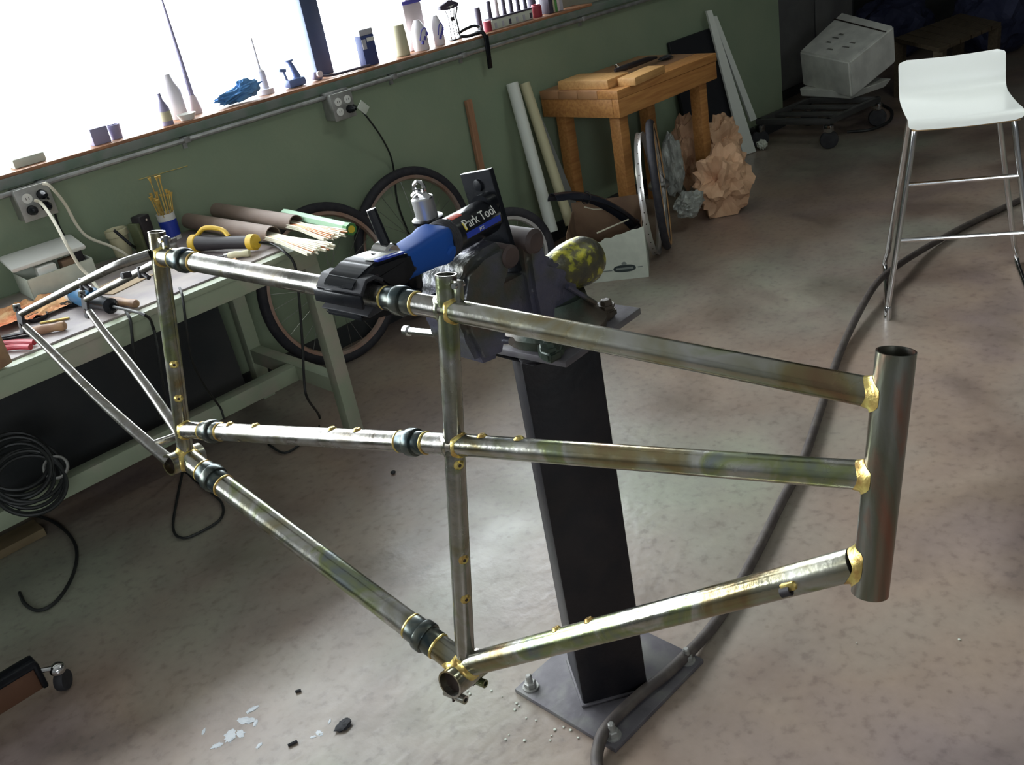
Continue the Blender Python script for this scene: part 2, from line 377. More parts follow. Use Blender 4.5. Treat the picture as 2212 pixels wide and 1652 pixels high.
mid_f = T('middle_tube', mm, jm-(jm-mm).normalized()*.012, .0157, steel)
dt = T('down_tube', fbb, jd-(jd-fbb).normalized()*.012, .0178, steel)
top_r = T('top_tube', rtt, tt, .0158, steel_bare)
mid_r = T('middle_tube', rmm, mm, .0155, steel_bare)
boom = T('boom_tube', rbb, fbb, .0205, steel)
def seat_tube(a, b, r):
    d = (b-a).normalized()
    t = obj('seat_tube', B().pipe(a, b-d*.012, r, r-.0018, 28), steel, bike)
    # binder lug with slot and bolt
    f = -D
    lug = B().box(a+d*.022+D*(r+.006)*1.0, (.012, .010, .034), M((D, NN, d)).transposed(), .002)
    obj('seat_lug', lug, steel, t)
    obj('binder_bolt', B().tube([a+d*.012+D*(r+.006)-NN*.010, a+d*.012+D*(r+.006)+NN*.010], .0042, 10), chrome, t)
    obj('seat_slot', B().box(a+d*.022+D*r, (.003, .005, .040), M((D, NN, d)).transposed()), dark_bore, t)
    return t
st_f = seat_tube(sA, sB, .0147); st_r = seat_tube(rA, rB, .0147)
def bb(c, r=.0215, w=.034):
    s = obj('bottom_bracket_shell', B().pipe(c-NN*w, c+NN*w, r, r-.003, 32), steel, bike)
    obj('shell_bore', B().tube([c-NN*(w-.012), c+NN*(w-.012)], r-.0028, 24), dark_bore, s)
    return s
b_f = bb(fbb+U*.012, .0222, .036); b_r = bb(rbb+U*.006, .0205, .034)
# pinch-bolt bosses beneath the eccentric front shell
for q in (-.024, .024):
    c = fbb+U*.012+U*.027+NN*q
    bo = obj('pinch_boss', B().pipe(c-D*.020+U*.001, c+D*.020-U*.001, .0068, .0038, 16), steel, bike)
    obj('pinch_slot', B().box(c, (.0022, .0142, .0142), M((D, NN, U)).transposed()), dark_bore, bo)
def fillet(p, d, r, c, ax_, R, name='brass_fillet', ex=.0045, ln=.009, seg=28, m=brass):
    d = d.normalized(); ax_ = ax_.normalized(); u, v = basis(d); rows = [[] for _ in range(4)]
    def hit(o, R2):
        w0 = o-c; dd = d-ax_*d.dot(ax_); ww = w0-ax_*w0.dot(ax_)
        A = dd.dot(dd); Bq = 2*dd.dot(ww); Cq = ww.dot(ww)-R2*R2; disc = Bq*Bq-4*A*Cq
        return (-Bq-max(math.sqrt(max(disc, 0)), 2*A*.42*R))/(2*A)
    for k in range(seg):
        e = u*math.cos(2*PI*k/seg)+v*math.sin(2*PI*k/seg)
        wob = 1+.04*math.sin(2*PI*k/seg*2+1)
        t0 = hit(p+e*r, R+.0003); t1 = hit(p+e*(r+ex*wob), R+.0002)
        rows[0].append(p+e*(r+.0002)+d*(t0-ln*wob)); rows[1].append(p+e*(r+.0009)+d*(t0-ln*.55))
        rows[2].append(p+e*(r+ex*.42)+d*(t0-ln*.12)); rows[3].append(p+e*(r+ex*wob)+d*(t1+.0006))
    for rw, off in ((rows[2], .0012), (rows[3], .0004)):
        for k in range(seg):
            q = rw[k]-c; h = ax_*q.dot(ax_); rad = q-h
            rw[k] = c+h+rad.normalized()*(max(R+off, rad.length) if off > .001 and rad.length > R else R+off)
    return obj(name, B().rings(rows, True, False, False), m, bike, sharp=80)
fillet(tt, jt-tt, .0157, hA, hd, .0192); fillet(mm, jm-mm, .0157, hA, hd, .0192); fillet(fbb, jd-fbb, .0178, hA, hd, .0192)
sd = (sB-sA).normalized(); rd = (rB-rA).normalized()
fillet(jt, tt-jt, .0157, sA, sd, .0147, ex=.003, ln=.006); fillet(jm, mm-jm, .0157, sA, sd, .0147, ex=.003, ln=.006)
fillet(tt+(rtt-tt)*.5, tt-rtt, .0158, sA, sd, .0147, ex=.003, ln=.006, m=steel); fillet(mm+(rmm-mm)*.5, mm-rmm, .0155, sA, sd, .0147, ex=.003, ln=.006, m=steel)
fillet(tt, rtt-tt, .0158, rA, rd, .0147, ex=.003, ln=.006); fillet(mm, rmm-mm, .0155, rA, rd, .0147, ex=.003, ln=.007)
fc, rc = fbb+U*.012, rbb+U*.006
fillet(sA, sd, .0147, fc, NN, .0222, ex=.006, ln=.010); fillet(jd, fbb-jd, .0178, fc, NN, .0222, ex=.006, ln=.009)
fillet(rbb, fbb-rbb, .0205, fc, NN, .0222, ex=.004, ln=.009)
fillet(rA, rd, .0147, rc, NN, .0205, ex=.005, ln=.009); fillet(fbb, rbb-fbb, .0205, rc, NN, .0205, ex=.004, ln=.008)
# travel couplers: thick knurled nut, slimmer sleeve, brass line at each end
def coupler(a, b, px, py, r, flip=1, s=1.0):
    d = (b-a).normalized(); c = axis_pt(a, b, FP(px, py)); d = d*flip
    o = obj('coupler', B().lathe([(r+.0004, -.028*s), (r+.0016, -.026*s), (r+.0018, -.008*s), (r+.0050, -.0075*s), (r+.0056, -.005*s), (r+.0056, .007*s), (r+.0048, .0085*s), (r+.0017, .009*s), (r+.0015, .026*s), (r+.0004, .028*s)], c, d, 32, False), coupler_m, bike)
    for h in (-.029, .029):
        obj('brass_ring', B().torus(c+d*h*s, d, r+.0002, .0016, 32, 6, 1.6), brass, o)
coupler(rtt, tt, 398, 566, .0158); coupler(rtt, tt, 866, 650, .0158)
coupler(rmm, mm, 458, 930, .0155, 1, .9); coupler(rmm, mm, 893, 956, .0155, -1, .9)
coupler(rbb, fbb, 462, 1018, .0205, -1); coupler(rbb, fbb, 920, 1358, .0205)
# bosses brazed to the tubes
def boss(a, b, px, py, r, out, k=.0045):
    c = axis_pt(a, b, FP(px, py)); o = V(out).normalized()
    d = (b-a).normalized(); o = (o-d*o.dot(d)).normalized()
    q = obj('bottle_boss', B().lathe([(.0080, r-.001), (.0058, r+.0014), (.0050, r+.0026), (.0026, r+.0027), (.0025, r+.001)], c, o, 16, False), brass, bike)
    obj('boss_hole', B().tube([c+o*(r), c+o*(r+.0022)], .0026, 10), dark_bore, q)
for px, py in ((384, 785), (394, 858)): boss(rA, rB, px, py, .0147, D*.8-NN*.5)
for px, py in ((995, 1000), (1008, 1205), (1013, 1290)): boss(sA, sB, px, py, .0147, D*.85-NN*.45)
for px, py in ((1045, 965), (1125, 970)): boss(mm, jm, px, py, .0157, -U)
for px, py in ((500, 930), (555, 933), (720, 940), (775, 945)): boss(rmm, mm, px, py, .0155, -U, .003)
for px, py in ((1205, 1365), (1275, 1345)): boss(fbb, jd, px, py, .0178, -U)
c = axis_pt(fbb, jd, FP(1715, 1248)); dd = (jd-fbb).normalized()
cs = obj('cable_stop', B().box(c-NN*.0185, (.018, .008, .010), M((dd, NN, dd.cross(NN))).transposed(), .002), brass, bike)
obj('cable_barrel', B().pipe(c-NN*.021-dd*.010-dd.cross(NN)*.004, c-NN*.021+dd*.002-dd.cross(NN)*.004, .0058, .0036, 16), tool_grey, cs)
# rear triangle
HW = .068
dA = FP(45, 692, -HW); dB = dA+NN*2*HW
back = (dA-(dA-rbb).dot(NN)*NN-rbb).normalized()
for s, d_ in ((-1, dA), (1, dB)):
    dr = obj('dropout', B().prism([d_+U*.026-D*.006-NN*.003, d_+U*.026+D*.006-NN*.003, d_+D*.011+U*.006-NN*.003, d_+D*.013-U*.010-NN*.003, d_+D*.006-U*.026-NN*.003, d_-D*.007-U*.024-NN*.003, d_-D*.010-NN*.003], NN*.006, .001, 1), tool_grey, bike)
    obj('axle_slot', B().tube([d_-NN*.0045+U*.010, d_+NN*.0045+U*.010], .0048, 12), dark_bore, dr)
    for q in (-.022, -.028): obj('eyelet', B().tube([d_-NN*.006+U*q-D*.006, d_+NN*.006+U*q-D*.006], .0042, 10), chrome, dr)
    e0 = rbb+U*.004+NN*s*.024-D*.012; e1 = d_+D*.012+U*.010
    n = 14; pts = [e0.lerp(e1, i/n)+NN*s*.006*math.sin(PI*min(1, i/n*1.2)) for i in range(n+1)]
    obj('chain_stay', B().tube(pts, [.0118-.0046*(i/n) for i in range(n+1)], 16), steel_bare, bike)
    s0 = rtt-D*.012+NN*s*.014-U*.004; s1 = d_-U*.016+D*.010
    mid = s0.lerp(s1, .12)+NN*s*.030
    pts = spline([s0, mid, s0.lerp(s1, .35)+NN*s*.026, s1], 6)
    obj('seat_stay', B().tube(pts, [.0088-.0022*i/(len(pts)-1) for i in range(len(pts))], 14), steel_bare, bike)
    c = s0.lerp(s1, .42)+NN*s*.022
    pv = obj('brake_post', B().tube([c+D*.004, c+D*.030+U*.008], .0048, 10), tool_grey, bike)
    obj('spring_plate', B().box(c+D*.008, (.006, .014, .022), M((D, NN, U)).transposed(), .001), tool_grey, pv)
c1 = rtt.lerp(dA, .30); c2 = rtt.lerp(dB, .30)
obj('stay_bridge', B().tube([c1+NN*.012, c2-NN*.012], .006, 12), tool_grey, bike)
c = rbb+back*.055
obj('chainstay_bridge', B().tube([c-NN*.03+U*.004, c+NN*.03+U*.004], .0075, 12), steel_bare, bike)

# ================================================================== VISE ON ITS POST
stand = thing('vise_stand', 'black square steel post bolted to the concrete by a wide base plate', 'vise stand', (1.16, 1.21, 0))
a = 35*PI/180; R35 = M.Rotation(-a, 3, 'Z'); pc = V((1.152, 1.208, 0))
obj('post', B().box(pc+V((0, 0, .44)), (.150, .150, .856), R35, .006), post_m, stand)
obj('weld', B().box(pc+V((0, 0, .016)), (.160, .160, .008), R35, .003), plate_m, stand)
obj('base_plate', B().b2(.996, 1.318, 1.058, 1.358, 0, .012, .002), plate_m, stand)
for x, y in ((1.022, 1.330), (1.022, 1.085), (1.292, 1.085), (1.292, 1.330)):
    bo = obj('anchor_bolt', B().lathe([(.0075, 0), (.0075, .034), (.005, .037)], (x, y, .012), seg=12), galv, stand)
    obj('nut', B().lathe([(.0135, .004), (.0145, .006), (.0145, .016), (.012, .018)], (x, y, .012), seg=6), galv, bo)
    obj('washer', B().lathe([(.019, 0), (.019, .004)], (x, y, .012), seg=18), galv, bo)
tp = B().box((1.180, 1.222, .875), (.245, .235, .014), M.Rotation(5*PI/180, 3, 'Z'), .002)
obj('top_plate', tp, plate_m, stand)
obj('bracket', B().prism([(1.05, 1.16, .866), (1.05, 1.30, .866), (1.10, 1.24, .845), (1.10, 1.18, .845)], (.02, 0, -.004), .001, 1), post_m, stand)

vz = thing('bench_vise', 'old cast iron bench vise with rounded anvil horn and flaking yellow paint', 'vise', (1.18, 1.2, .882))
ZV = .882
obj('base', B().lathe([(.098, ZV), (.100, ZV+.018), (.086, ZV+.030), (.07, ZV+.05), (.066, ZV+.07)], (1.165, 1.205, 0), seg=32), mat('vise_green', (.04, .06, .045), .5, .4, (.07, .055, .04), 9, bump=.2), vz)
vg = MATS['vise_green']
for q in (P(1310, 662, z=.905), V((1.10, 1.32, .905)), V((1.06, 1.12, .905))):
    q.z = ZV; dv = (q-V((1.165, 1.205, ZV)))
    lg = obj('lug', B().prism([V((1.165, 1.205, ZV))+dv*.5+V((-dv.y, dv.x, 0)).normalized()*.03, q+V((-dv.y, dv.x, 0)).normalized()*.022, q+dv.normalized()*.022, q-V((-dv.y, dv.x, 0)).normalized()*.022, V((1.165, 1.205, ZV))+dv*.5-V((-dv.y, dv.x, 0)).normalized()*.03], (0, 0, .022), .006), vg, vz)
    obj('lug_bolt', B().lathe([(.017, 0), (.017, .006), (.012, .006), (.011, .014), (.008, .016)], q+V((0, 0, .022)), seg=6), vg, lg)
ye, y0_ = .055, 1.205
rear = [(1.077, 1.06), (1.080, 1.090), (1.095, 1.102), (1.115, 1.095), (1.124, 1.072), (1.130, 1.040), (1.165, 1.020), (1.195, .985), (1.195, .955), (1.180, .935), (1.165, .905), (1.10, .905), (1.078, .935), (1.075, 1.0)]
horn_mat = ramp_mat('anvil_paint', [(.30, (.05, .05, .045)), (.44, (.085, .08, .05)), (.51, (.11, .10, .04)), (.55, (.30, .30, .04)), (.66, (.52, .46, .04))], .42, .35, 34, .3, 70)
obj('rear_body', B().prism([(x, y0_-.05, z) for x, z in rear], (0, .10, 0), .020, 4), cast, vz, sharp=50)
h0, h1 = P(1158, 610, y=1.19), P(1272, 556, y=1.19)
hp = [h0.lerp(h1, t) for t in (0, .2, .4, .6, .8, .92, 1.04, 1.13, 1.18)]
obj('anvil_horn', B().tube(hp, [.030, .033, .039, .045, .047, .046, .038, .023, .006], 24), horn_mat, vz, sharp=60)
front = [(.925, .925), (.905, .99), (.905, 1.055), (.925, 1.095), (.97, 1.114), (1.028, 1.116), (1.044, 1.095), (1.030, 1.055), (1.005, 1.025), (1.005, .965), (.98, .918)]
obj('front_jaw', B().prism([(x, y0_-.058, z) for x, z in front], (0, .115, 0), .024, 4), cast, vz, sharp=50)
jm_ = mat('jaw_brown', (.045, .032, .030), .6, 0, (.07, .048, .042), 20, spec=.3)
obj('jaw_insert', B().lathe([(.016, -.064), (.020, -.060), (.020, .060), (.016, .064)], (1.030, y0_, 1.086), V((0, 1, 0)), 24), jm_, vz)
obj('jaw_insert', B().lathe([(.016, -.050), (.023, -.044), (.023, .044), (.016, .050)], (1.101, y0_-.004, 1.086), V((0, 1, 0)), 24), jm_, vz)
obj('slide', B().b2(.95, 1.16, 1.172, 1.238, .955, 1.035, .008), cast, vz)
obj('screw_head', B().lathe([(.016, 0), (.018, .01), (.018, .025), (.014, .03)], (1.0, 1.205, .935), V((-1, 0, .0)), 20), cast, vz)
ha, hb_ = P(888, 715, x=.985), P(1105, 737, x=.985)
hh = obj('handle', B().tube([ha, hb_], .0075, 14), chrome, vz)
hdv = (hb_-ha).normalized()
obj('handle_knob', B().lathe([(.0075, -.002), (.0105, .002), (.0105, .014), (.007, .017)], ha-hdv*.004, -hdv, 16), chrome, hh)
la, lb = P(1225, 618, y=1.14), P(1286, 655, y=1.14)
obj('swivel_lever', B().tube([la, lb], .005, 10), cast, vz)

# black steel bar held upright in the vise jaws
pl = thing('steel_bar', 'flat black steel bar clamped upright between the vise jaws', 'steel bar', (1.075, 1.23, 1.02))
q = [V((1.066, 1.279, 1.209)), V((1.066, 1.200, 1.223)), V((1.066, 1.172, 1.04)), V((1.066, 1.252, 1.03))]
obj('bar', B().prism(q, (.010, 0, 0), .001, 1), black_plastic, pl)
obj('bolt_head', B().lathe([(.011, 0), (.010, .004), (.004, .005)], P(1034, 400, x=1.066), V((-1, 0, 0)), 18), black_plastic, pl)

# ================================================================== REPAIR CLAMP
E_ = P(1060, 462, x=1.058); Cc = FP(762, 625)
A_ = (E_-Cc).normalized(); LA = (E_-Cc).length
tocam = (V((0, 0, CH))-Cc.lerp(E_, .6)); tocam = (tocam-A_*tocam.dot(A_)).normalized(); side = A_.cross(tocam).normalized()
td = (tt-rtt).normalized()
clamp = thing('repair_clamp', 'blue and black bicycle repair clamp gripping the top tube, bolted to the upright bar', 'repair clamp', Cc)
vert = A_.cross(td).normalized()
if vert.z < 0: vert = -vert
fr_ = M((td, A_, vert)).transposed()
LP = lambda x, y, z: Cc+td*x+A_*y+vert*z
ab = obj('arm_barrel', B().lathe([(.026, LA*.63), (.031, LA*.64), (.031, LA*.965), (.026, LA*.985), (.018, LA*.99)], Cc, A_, 36), black_gloss, clamp)
for k in range(4): obj('ridge', B().torus(Cc+A_*LA*(.598+.013*k), A_, .0295, .0035, 32, 8), black_rubber, ab)
obj('collar', B().lathe([(.022, LA*.56), (.029, LA*.58), (.029, LA*.65), (.026, LA*.66)], Cc, A_, 32), black_plastic, clamp)
obj('end_nut', B().lathe([(.020, LA*.93), (.020, LA*1.0)], Cc+vert*.02, A_, 24), black_plastic, clamp)
# blue twist handle: squarish tapered grip with flared ears
rg = []
for t, a1, b1 in ((.225, .022, .018), (.25, .026, .022), (.36, .027, .024), (.48, .029, .027), (.53, .033, .030), (.575, .032, .030), (.60, .027, .026)):
    c = Cc+A_*LA*t; rg.append([c+td*a1*(abs(math.cos(q))**.42)*math.copysign(1, math.cos(q))+vert*b1*(abs(math.sin(q))**.42)*math.copysign(1, math.sin(q)) for q in [2*PI*k/32 for k in range(32)]])
gh = obj('twist_handle', B().rings(rg), blue_plastic, clamp, sharp=60)
for s in (1, -1):
    obj('ear', B().lathe([(.010, .024), (.012, .026), (.012, .034), (.008, .037)], Cc+A_*LA*.555, td*s*.9-vert*.3, 18), blue_plastic, gh)
    obj('rivet', B().lathe([(.004, .0255), (.004, .0275)], Cc+A_*LA*.31-vert*.006, td*s, 12), tool_grey, gh)
obj('spindle', B().lathe([(.017, LA*.10), (.017, LA*.25)], Cc-vert*.004, A_, 20), black_plastic, clamp)
# upper jaw shell over the tube
up = [(-.0, .030), (.018, .036), (.075, .030), (.105, .022), (.112, -.008), (.085, -.022), (.045, -.012), (.022, .010), (-.004, .0185), (-.020, .010), (-.028, -.004), (-.032, .012), (-.018, .026)]
sh = B().prism([LP(-.034, y, z) for y, z in up], td*.068, .007, 3)
uj = obj('upper_jaw', sh, black_plastic, clamp, sharp=50)
obj('jaw_rim', B().box(LP(0, -.031, -.002), (.098, .006, .020), fr_, .0025), black_plastic, uj)
obj('jaw_label', B().box(LP(.016, .058, .0335), (.020, .060, .003), fr_ @ M.Rotation(-.13, 3, 'X'), .001), white_print, uj)
obj('jaw_label_stripe', B().box(LP(.030, .058, .0335), (.010, .060, .0036), fr_ @ M.Rotation(-.13, 3, 'X'), .001), blue_print, uj)
obj('jaw_screw', B().lathe([(.004, 0), (.004, .003)], LP(.034, .018, .018), td, 10), tool_grey, uj)
obj('pad', B().prism([LP(-.046, y, z) for y, z in ((-.026, .004), (-.012, .0205), (.006, .020), (.020, .010), (.023, .014), (.006, .026), (-.014, .026), (-.030, .010))], td*.092, .001, 1), black_rubber, uj)
lo = [(-.030, -.024), (.03, -.026), (.085, -.030), (.12, -.040), (.085, -.056), (.02, -.046), (-.030, -.032)]
lj = obj('lower_jaw', B().prism([LP(-.038, y, z) for y, z in lo], td*.076, .004, 2), black_plastic, clamp)
obj('jaw_sticker', B().box(LP(.002, -.004, -.0415), (.022, .022, .003), fr_ @ M.Rotation(-.28, 3, 'X'), .001), red_print, lj)
obj('lower_pad', B().prism([LP(-.046, y, z) for y, z in ((-.028, -.023), (-.012, -.0165), (.010, -.0168), (.024, -.022), (.020, -.027), (-.024, -.0275))], td*.096, .001, 1), black_rubber, lj)
obj('hinge_link', B().box(LP(0, .125, -.026), (.030, .036, .05), fr_, .006), black_plastic, clamp)
obj('lower_strut', B().tube([LP(.01, .10, -.052), LP(.03, .13, -.065), LP(.06, .17, -.062)], .010, 12), black_plastic, clamp)
obj('cam_lever', B().tube([LP(.004, .085, .028), LP(-.012, .080, .094)], [.0085, .0075], 8), black_gloss, clamp)
obj('cam_pivot', B().lathe([(.014, -.018), (.017, -.014), (.017, .014), (.014, .018)], LP(.0, .082, .026), td, 20), chrome, clamp)
# vertical adjuster knob behind the barrel
kb = P(935, 512, y=1.235); kt = P(906, 408, y=1.235); kd = (kt-kb).normalized(); kl = (kt-kb).length
obj('knob_sleeve', B().lathe([(.024, -.02), (.024, kl*.34), (.0265, kl*.35), (.0265, kl*.41), (.023, kl*.42)], kb, kd, 28), black_plastic, clamp)
kn = obj('adjuster', B().lathe([(.0185, kl*.40), (.0185, kl*.82), (.016, kl*.84)], kb, kd, 28), mat('satin_alloy', (.5, .5, .5), .38, .8), clamp)
obj('wing_nut', B().tube(spline([kt-kd*.014-td*.018, kt-kd*.006-td*.006, kt-kd*.008+td*.006, kt-kd*.016+td*.018]), [.0055]*25, 8), chrome, kn)
obj('eye_hook', B().torus(kt+kd*.002, A_, .010, .0035, 24, 8), chrome, kn)
# lettering wrapped on the barrel
def wrap_text(s, size, t0, ang, m, r=.0311, name='lettering'):
    b = mesh_text(s, size)
    for v in b.bm.verts:
        th = ang+v.co.y/r; rr = r+max(v.co.z, 0)+.0002
        v.co = Cc+A_*(LA*t0+v.co.x)+(tocam*math.cos(th)+side*math.sin(th))*rr
    return obj(name, b, m, ab, sharp=0)
if side.z < 0: side = -side
def wrap_patch(t0, t1, a0, a1, m, r=.0312, name='label_band'):
    return obj(name, B().sheet(lambda u, v: Cc+A_*LA*(t0+(t1-t0)*u)+(tocam*math.cos(a0+(a1-a0)*v)+side*math.sin(a0+(a1-a0)*v))*r, 2, 9, .0004), m, ab)
wrap_text('Park Tool', .0225, .685, -.08, white_print)
wrap_patch(.683, .700, -.14, .30, yellow_print, .03115, 'yellow_mark')
wrap_patch(.68, .955, -.60, -.26, blue_print)
wrap_text('PCS', .0075, .78, -.50, white_print, .0314, 'small_lettering')
wrap_patch(.655, .735, .72, 1.12, red_print, .0313, 'red_sticker')

# ================================================================== GREEN WORKBENCH
BT, BY0, BY1, BX0, BX1 = .74, 2.70, 3.44, -.6, 1.60
bench = thing('workbench', 'long pale green steel framed workbench with grimy top under the window', 'workbench', (.5, 3.1, 0))
obj('bench_top', B().b2(BX0, BX1-.085, BY0+.085, BY1, BT-.020, BT, .002), bench_top, bench)
FZ = BT-.006
obj('front_rail', B().b2(BX0, BX1, BY0+.045, BY0+.085, FZ-.075, FZ-.001, .002).b2(BX0, BX1, BY0+.04, BY0+.085, FZ-.018, FZ, .001), bench_green, bench)
obj('end_rail', B().b2(BX1-.085, BX1-.01, BY0+.085, BY1, FZ-.07, FZ-.001, .002), bench_green, bench)
obj('rear_rail', B().b2(BX0, BX1, BY1, BY1+.04, FZ-.07, FZ, .002), bench_green, bench)
for x, y in ((1.585, 2.785), (1.585, 3.40), (-.45, 2.785), (-.45, 3.40)):
    obj('leg', B().b2(x-.028, x+.028, y-.025, y+.025, 0, FZ-.018, .003), bench_green, bench)
obj('end_stretcher', B().b2(1.562, 1.612, 2.81, 3.375, .165, .225, .003), bench_green, bench)
obj('end_stretcher', B().b2(-.475, -.425, 2.81, 3.375, .165, .225, .003), bench_green, bench)
obj('stretcher', B().b2(-.425, 1.562, 3.04, 3.10, .165, .225, .003), bench_green, bench)
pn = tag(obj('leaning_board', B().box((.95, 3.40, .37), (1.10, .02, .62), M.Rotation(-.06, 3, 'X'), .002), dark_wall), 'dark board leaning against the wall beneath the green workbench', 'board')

# ---- on the bench
def hollow(name, label, a, b, r, m, th=.003, group=None):
    d = (b-a).normalized()
    o = tag(obj(name, B().pipe(a, b, r, r-th, 28).tube([a+d*.02, a+d*.022], r-th, 28), m), label, 'tube', group); return o
ra = .029
tA0, tA1 = P(388, 473, z=BT+ra+.001), P(590, 507, z=BT+ra+.001)
tB0, tB1 = P(436, 449, z=BT+ra+.001), P(640, 482, z=BT+ra+.001)
tA0.y = min(tA0.y, 3.46); tB0.y = min(tB0.y, 3.46)
hollow('cardboard_tube', 'front brown cardboard tube on the bench, ending short with white rods poking out', tA0, tA1, ra, tube_board)
hollow('cardboard_tube', 'rear brown cardboard tube on the bench, lying against the wall side', tB0, tB1, ra, tube_board)
def rod_bundle(name, label, a, b, n, mats, seed, w):
    rn = random.Random(seed); t = thing(name, label, 'rods', a); d = (b-a).normalized(); u, v = basis(d)
    for k in range(n):
        ox = (k % 8-3.5)*w; oz = (k//8)*.0055; L_ = rn.uniform(-.035, .012)
        off = u*(ox+rn.uniform(-.0003, .0003))+V((0, 0, oz))
        obj('rod', B().tube([a+off, a.lerp(b, .42)+off, b+u*ox*1.5+off+d*L_], .0028, 8), mats[rn.random() > .82], t)
    return t
dA_ = (tA1-tA0).normalized(); dB_ = (tB1-tB0).normalized()
eA, eB = P(700, 544, z=BT+.022), P(732, 514, z=BT+.024)
rod_bundle('brazing_rods', 'white coated brazing rods fanning out of the front cardboard tube', tA1-dA_*.10-V((0, 0, .010)), eA, 24, (rod_white, rod_copper), 1, .0050)
rod_bundle('brazing_rods', 'white and copper brazing rods sticking out of the rear cardboard tube', tB1-dB_*.10-V((0, 0, .010)), eB, 24, (rod_white, rod_copper), 2, .0050)
g0, g1 = P(612, 464, z=BT+.030)+V((.008, 0, 0)), P(757, 496, z=BT+.030)+V((.004, 0, 0))
gt = thing('rod_canister', 'pale green canister with yellow end cap lying behind the brazing rods', 'canister', g0)
gd = (g1-g0).normalized(); gu, gv = basis(gd)
def hexrod(b, a, c, r): b.lathe([(r, 0), (r, (c-a).length)], a, c-a, 8); return b
obj('canister_body', hexrod(B(), g0, g1-gd*.02, .020), green_tube, gt)
obj('end_cap', hexrod(B(), g1-gd*.025, g1, .0215), green_cap, gt)
obj('cap_label', hexrod(B(), g1-gd*.001, g1+gd*.0015, .013), yellow_print, gt)
# black tool with yellow ends
q0, q1 = P(424, 525, z=BT+.032), P(546, 523, z=BT+.032); qd = (q1-q0).normalized(); ql = (q1-q0).length
dr = thing('power_tool', 'black power tool with yellow rubber ends lying on the bench in front of the tubes', 'power tool', q0)
obj('tool_body', B().lathe([(.026, 0), (.028, .02), (.025, ql*.3), (.022, ql*.5), (.022, ql)], q0, qd, 24), tool_grey, dr)
obj('end_ring', B().lathe([(.027, -.018), (.030, -.014), (.030, .010), (.027, .014)], q0, qd, 24), yellow_rubber, dr)
obj('end_ring', B().lathe([(.022, -.016), (.027, -.012), (.027, .012), (.020, .018)], q1, qd, 24), yellow_rubber, dr)
hp_ = spline([q0+qd*.03+V((0, .02, .026)), q0+qd*.08+V((0, .03, .05)), q0+qd*.14+V((.01, .03, .04)), q0+qd*.17+V((0, .02, .018))], 5)
obj('hook_handle', B().tube(hp_, .008, 10), yellow_rubber, dr)
cpts = spline([q1+qd*.01, P(585, 526, z=BT+.012), P(612, 542, z=BT+.006), P(634, 566, y=2.715), P(643, 610, y=2.70), P(652, 720, y=2.71), P(657, 820, y=2.72), P(664, 860, y=2.74), P(690, 900, z=.01), P(684, 935, z=.008), P(655, 955, z=.008), P(615, 978, z=.008), P(580, 960, z=.008)], 6)
obj('power_cord', B().tube(cpts, .0045, 8), cord_m, dr)
# bucket, cup with brushes, tool rack
bk = P(264, 549, z=BT); bk.y -= .02
bo = thing('plastic_pot', 'cream plastic pot with thick rim at the back of the bench below the white cord', 'pot', bk)
obj('pot_body', B().lathe([(.030, 0), (.036, .085), (.033, .085), (.027, .004)], bk, seg=28, cap=True), cream_plastic, bo)
obj('rim', B().lathe([(.0365, .072), (.040, .074), (.040, .096), (.036, .098), (.0335, .094), (.0335, .074)], bk, seg=28, cap=False), cream_plastic, bo)
cu = P(357, 512, z=BT); cu.y = min(cu.y, 3.40)
co = thing('brush_pot', 'cup in blue and white wrap holding flux brushes beside the cardboard tubes', 'cup', cu)
obj('cup', B().lathe([(.030, 0), (.033, .10), (.031, .10), (.028, .004)], cu, seg=24), white_plastic, co)
obj('wrap', B().lathe([(.0312, .015), (.0334, .075)], cu, seg=24, cap=False), blue_print, co)
rn = random.Random(5)
for k in range(14):
    a_ = rn.uniform(0, 2*PI); e = V((math.cos(a_), math.sin(a_), 0)); tl = rn.uniform(.025, .045); hgt = rn.uniform(.145, .165) if k > 2 else .225
    b0 = cu+e*.012+V((0, 0, .006)); b1 = cu+e*tl*(1 if k > 2 else .75)+V((0, 0, hgt))
    br = obj('brush', B().tube([b0, b1], .0022, 6), bristle if k % 2 else brass, co)
    obj('bristles', B().tube([b1, b1+(b1-b0).normalized()*.014], [.003, .0065], 8), bristle, br)
tr_ = P(314, 537, z=BT); tr_.y = min(tr_.y, 3.36)
tk = thing('tool_block', 'dark upright tool block with small chrome bolts between pot and brush cup', 'tool block', tr_)
obj('block', B().box(tr_+V((0, 0, .065)), (.045, .05, .13), M.Rotation(.3, 3, 'Z'), .004), tool_grey, tk)
obj('block_slab', B().box(tr_+V((-.031, .0, .055)), (.014, .05, .11), M.Rotation(.3, 3, 'Z'), .003), mat('olive_metal', (.12, .14, .07), .5, .3), tk)
for z in (.06, .115): obj('chrome_bolt', B().lathe([(.005, 0), (.004, .006)], tr_+V((.006, -.027, z)), V((.2, -1, 0)), 10), chrome, tk)
pa = P(246, 497, z=BT+.11); pb = P(281, 527, z=BT+.05)
tag(obj('hex_key', B().tube([pa, pb, P(300, 540, z=BT+.005)], .0055, 8), black_gloss), 'black steel key rod leaning across the front of the cream pot', 'hex key')
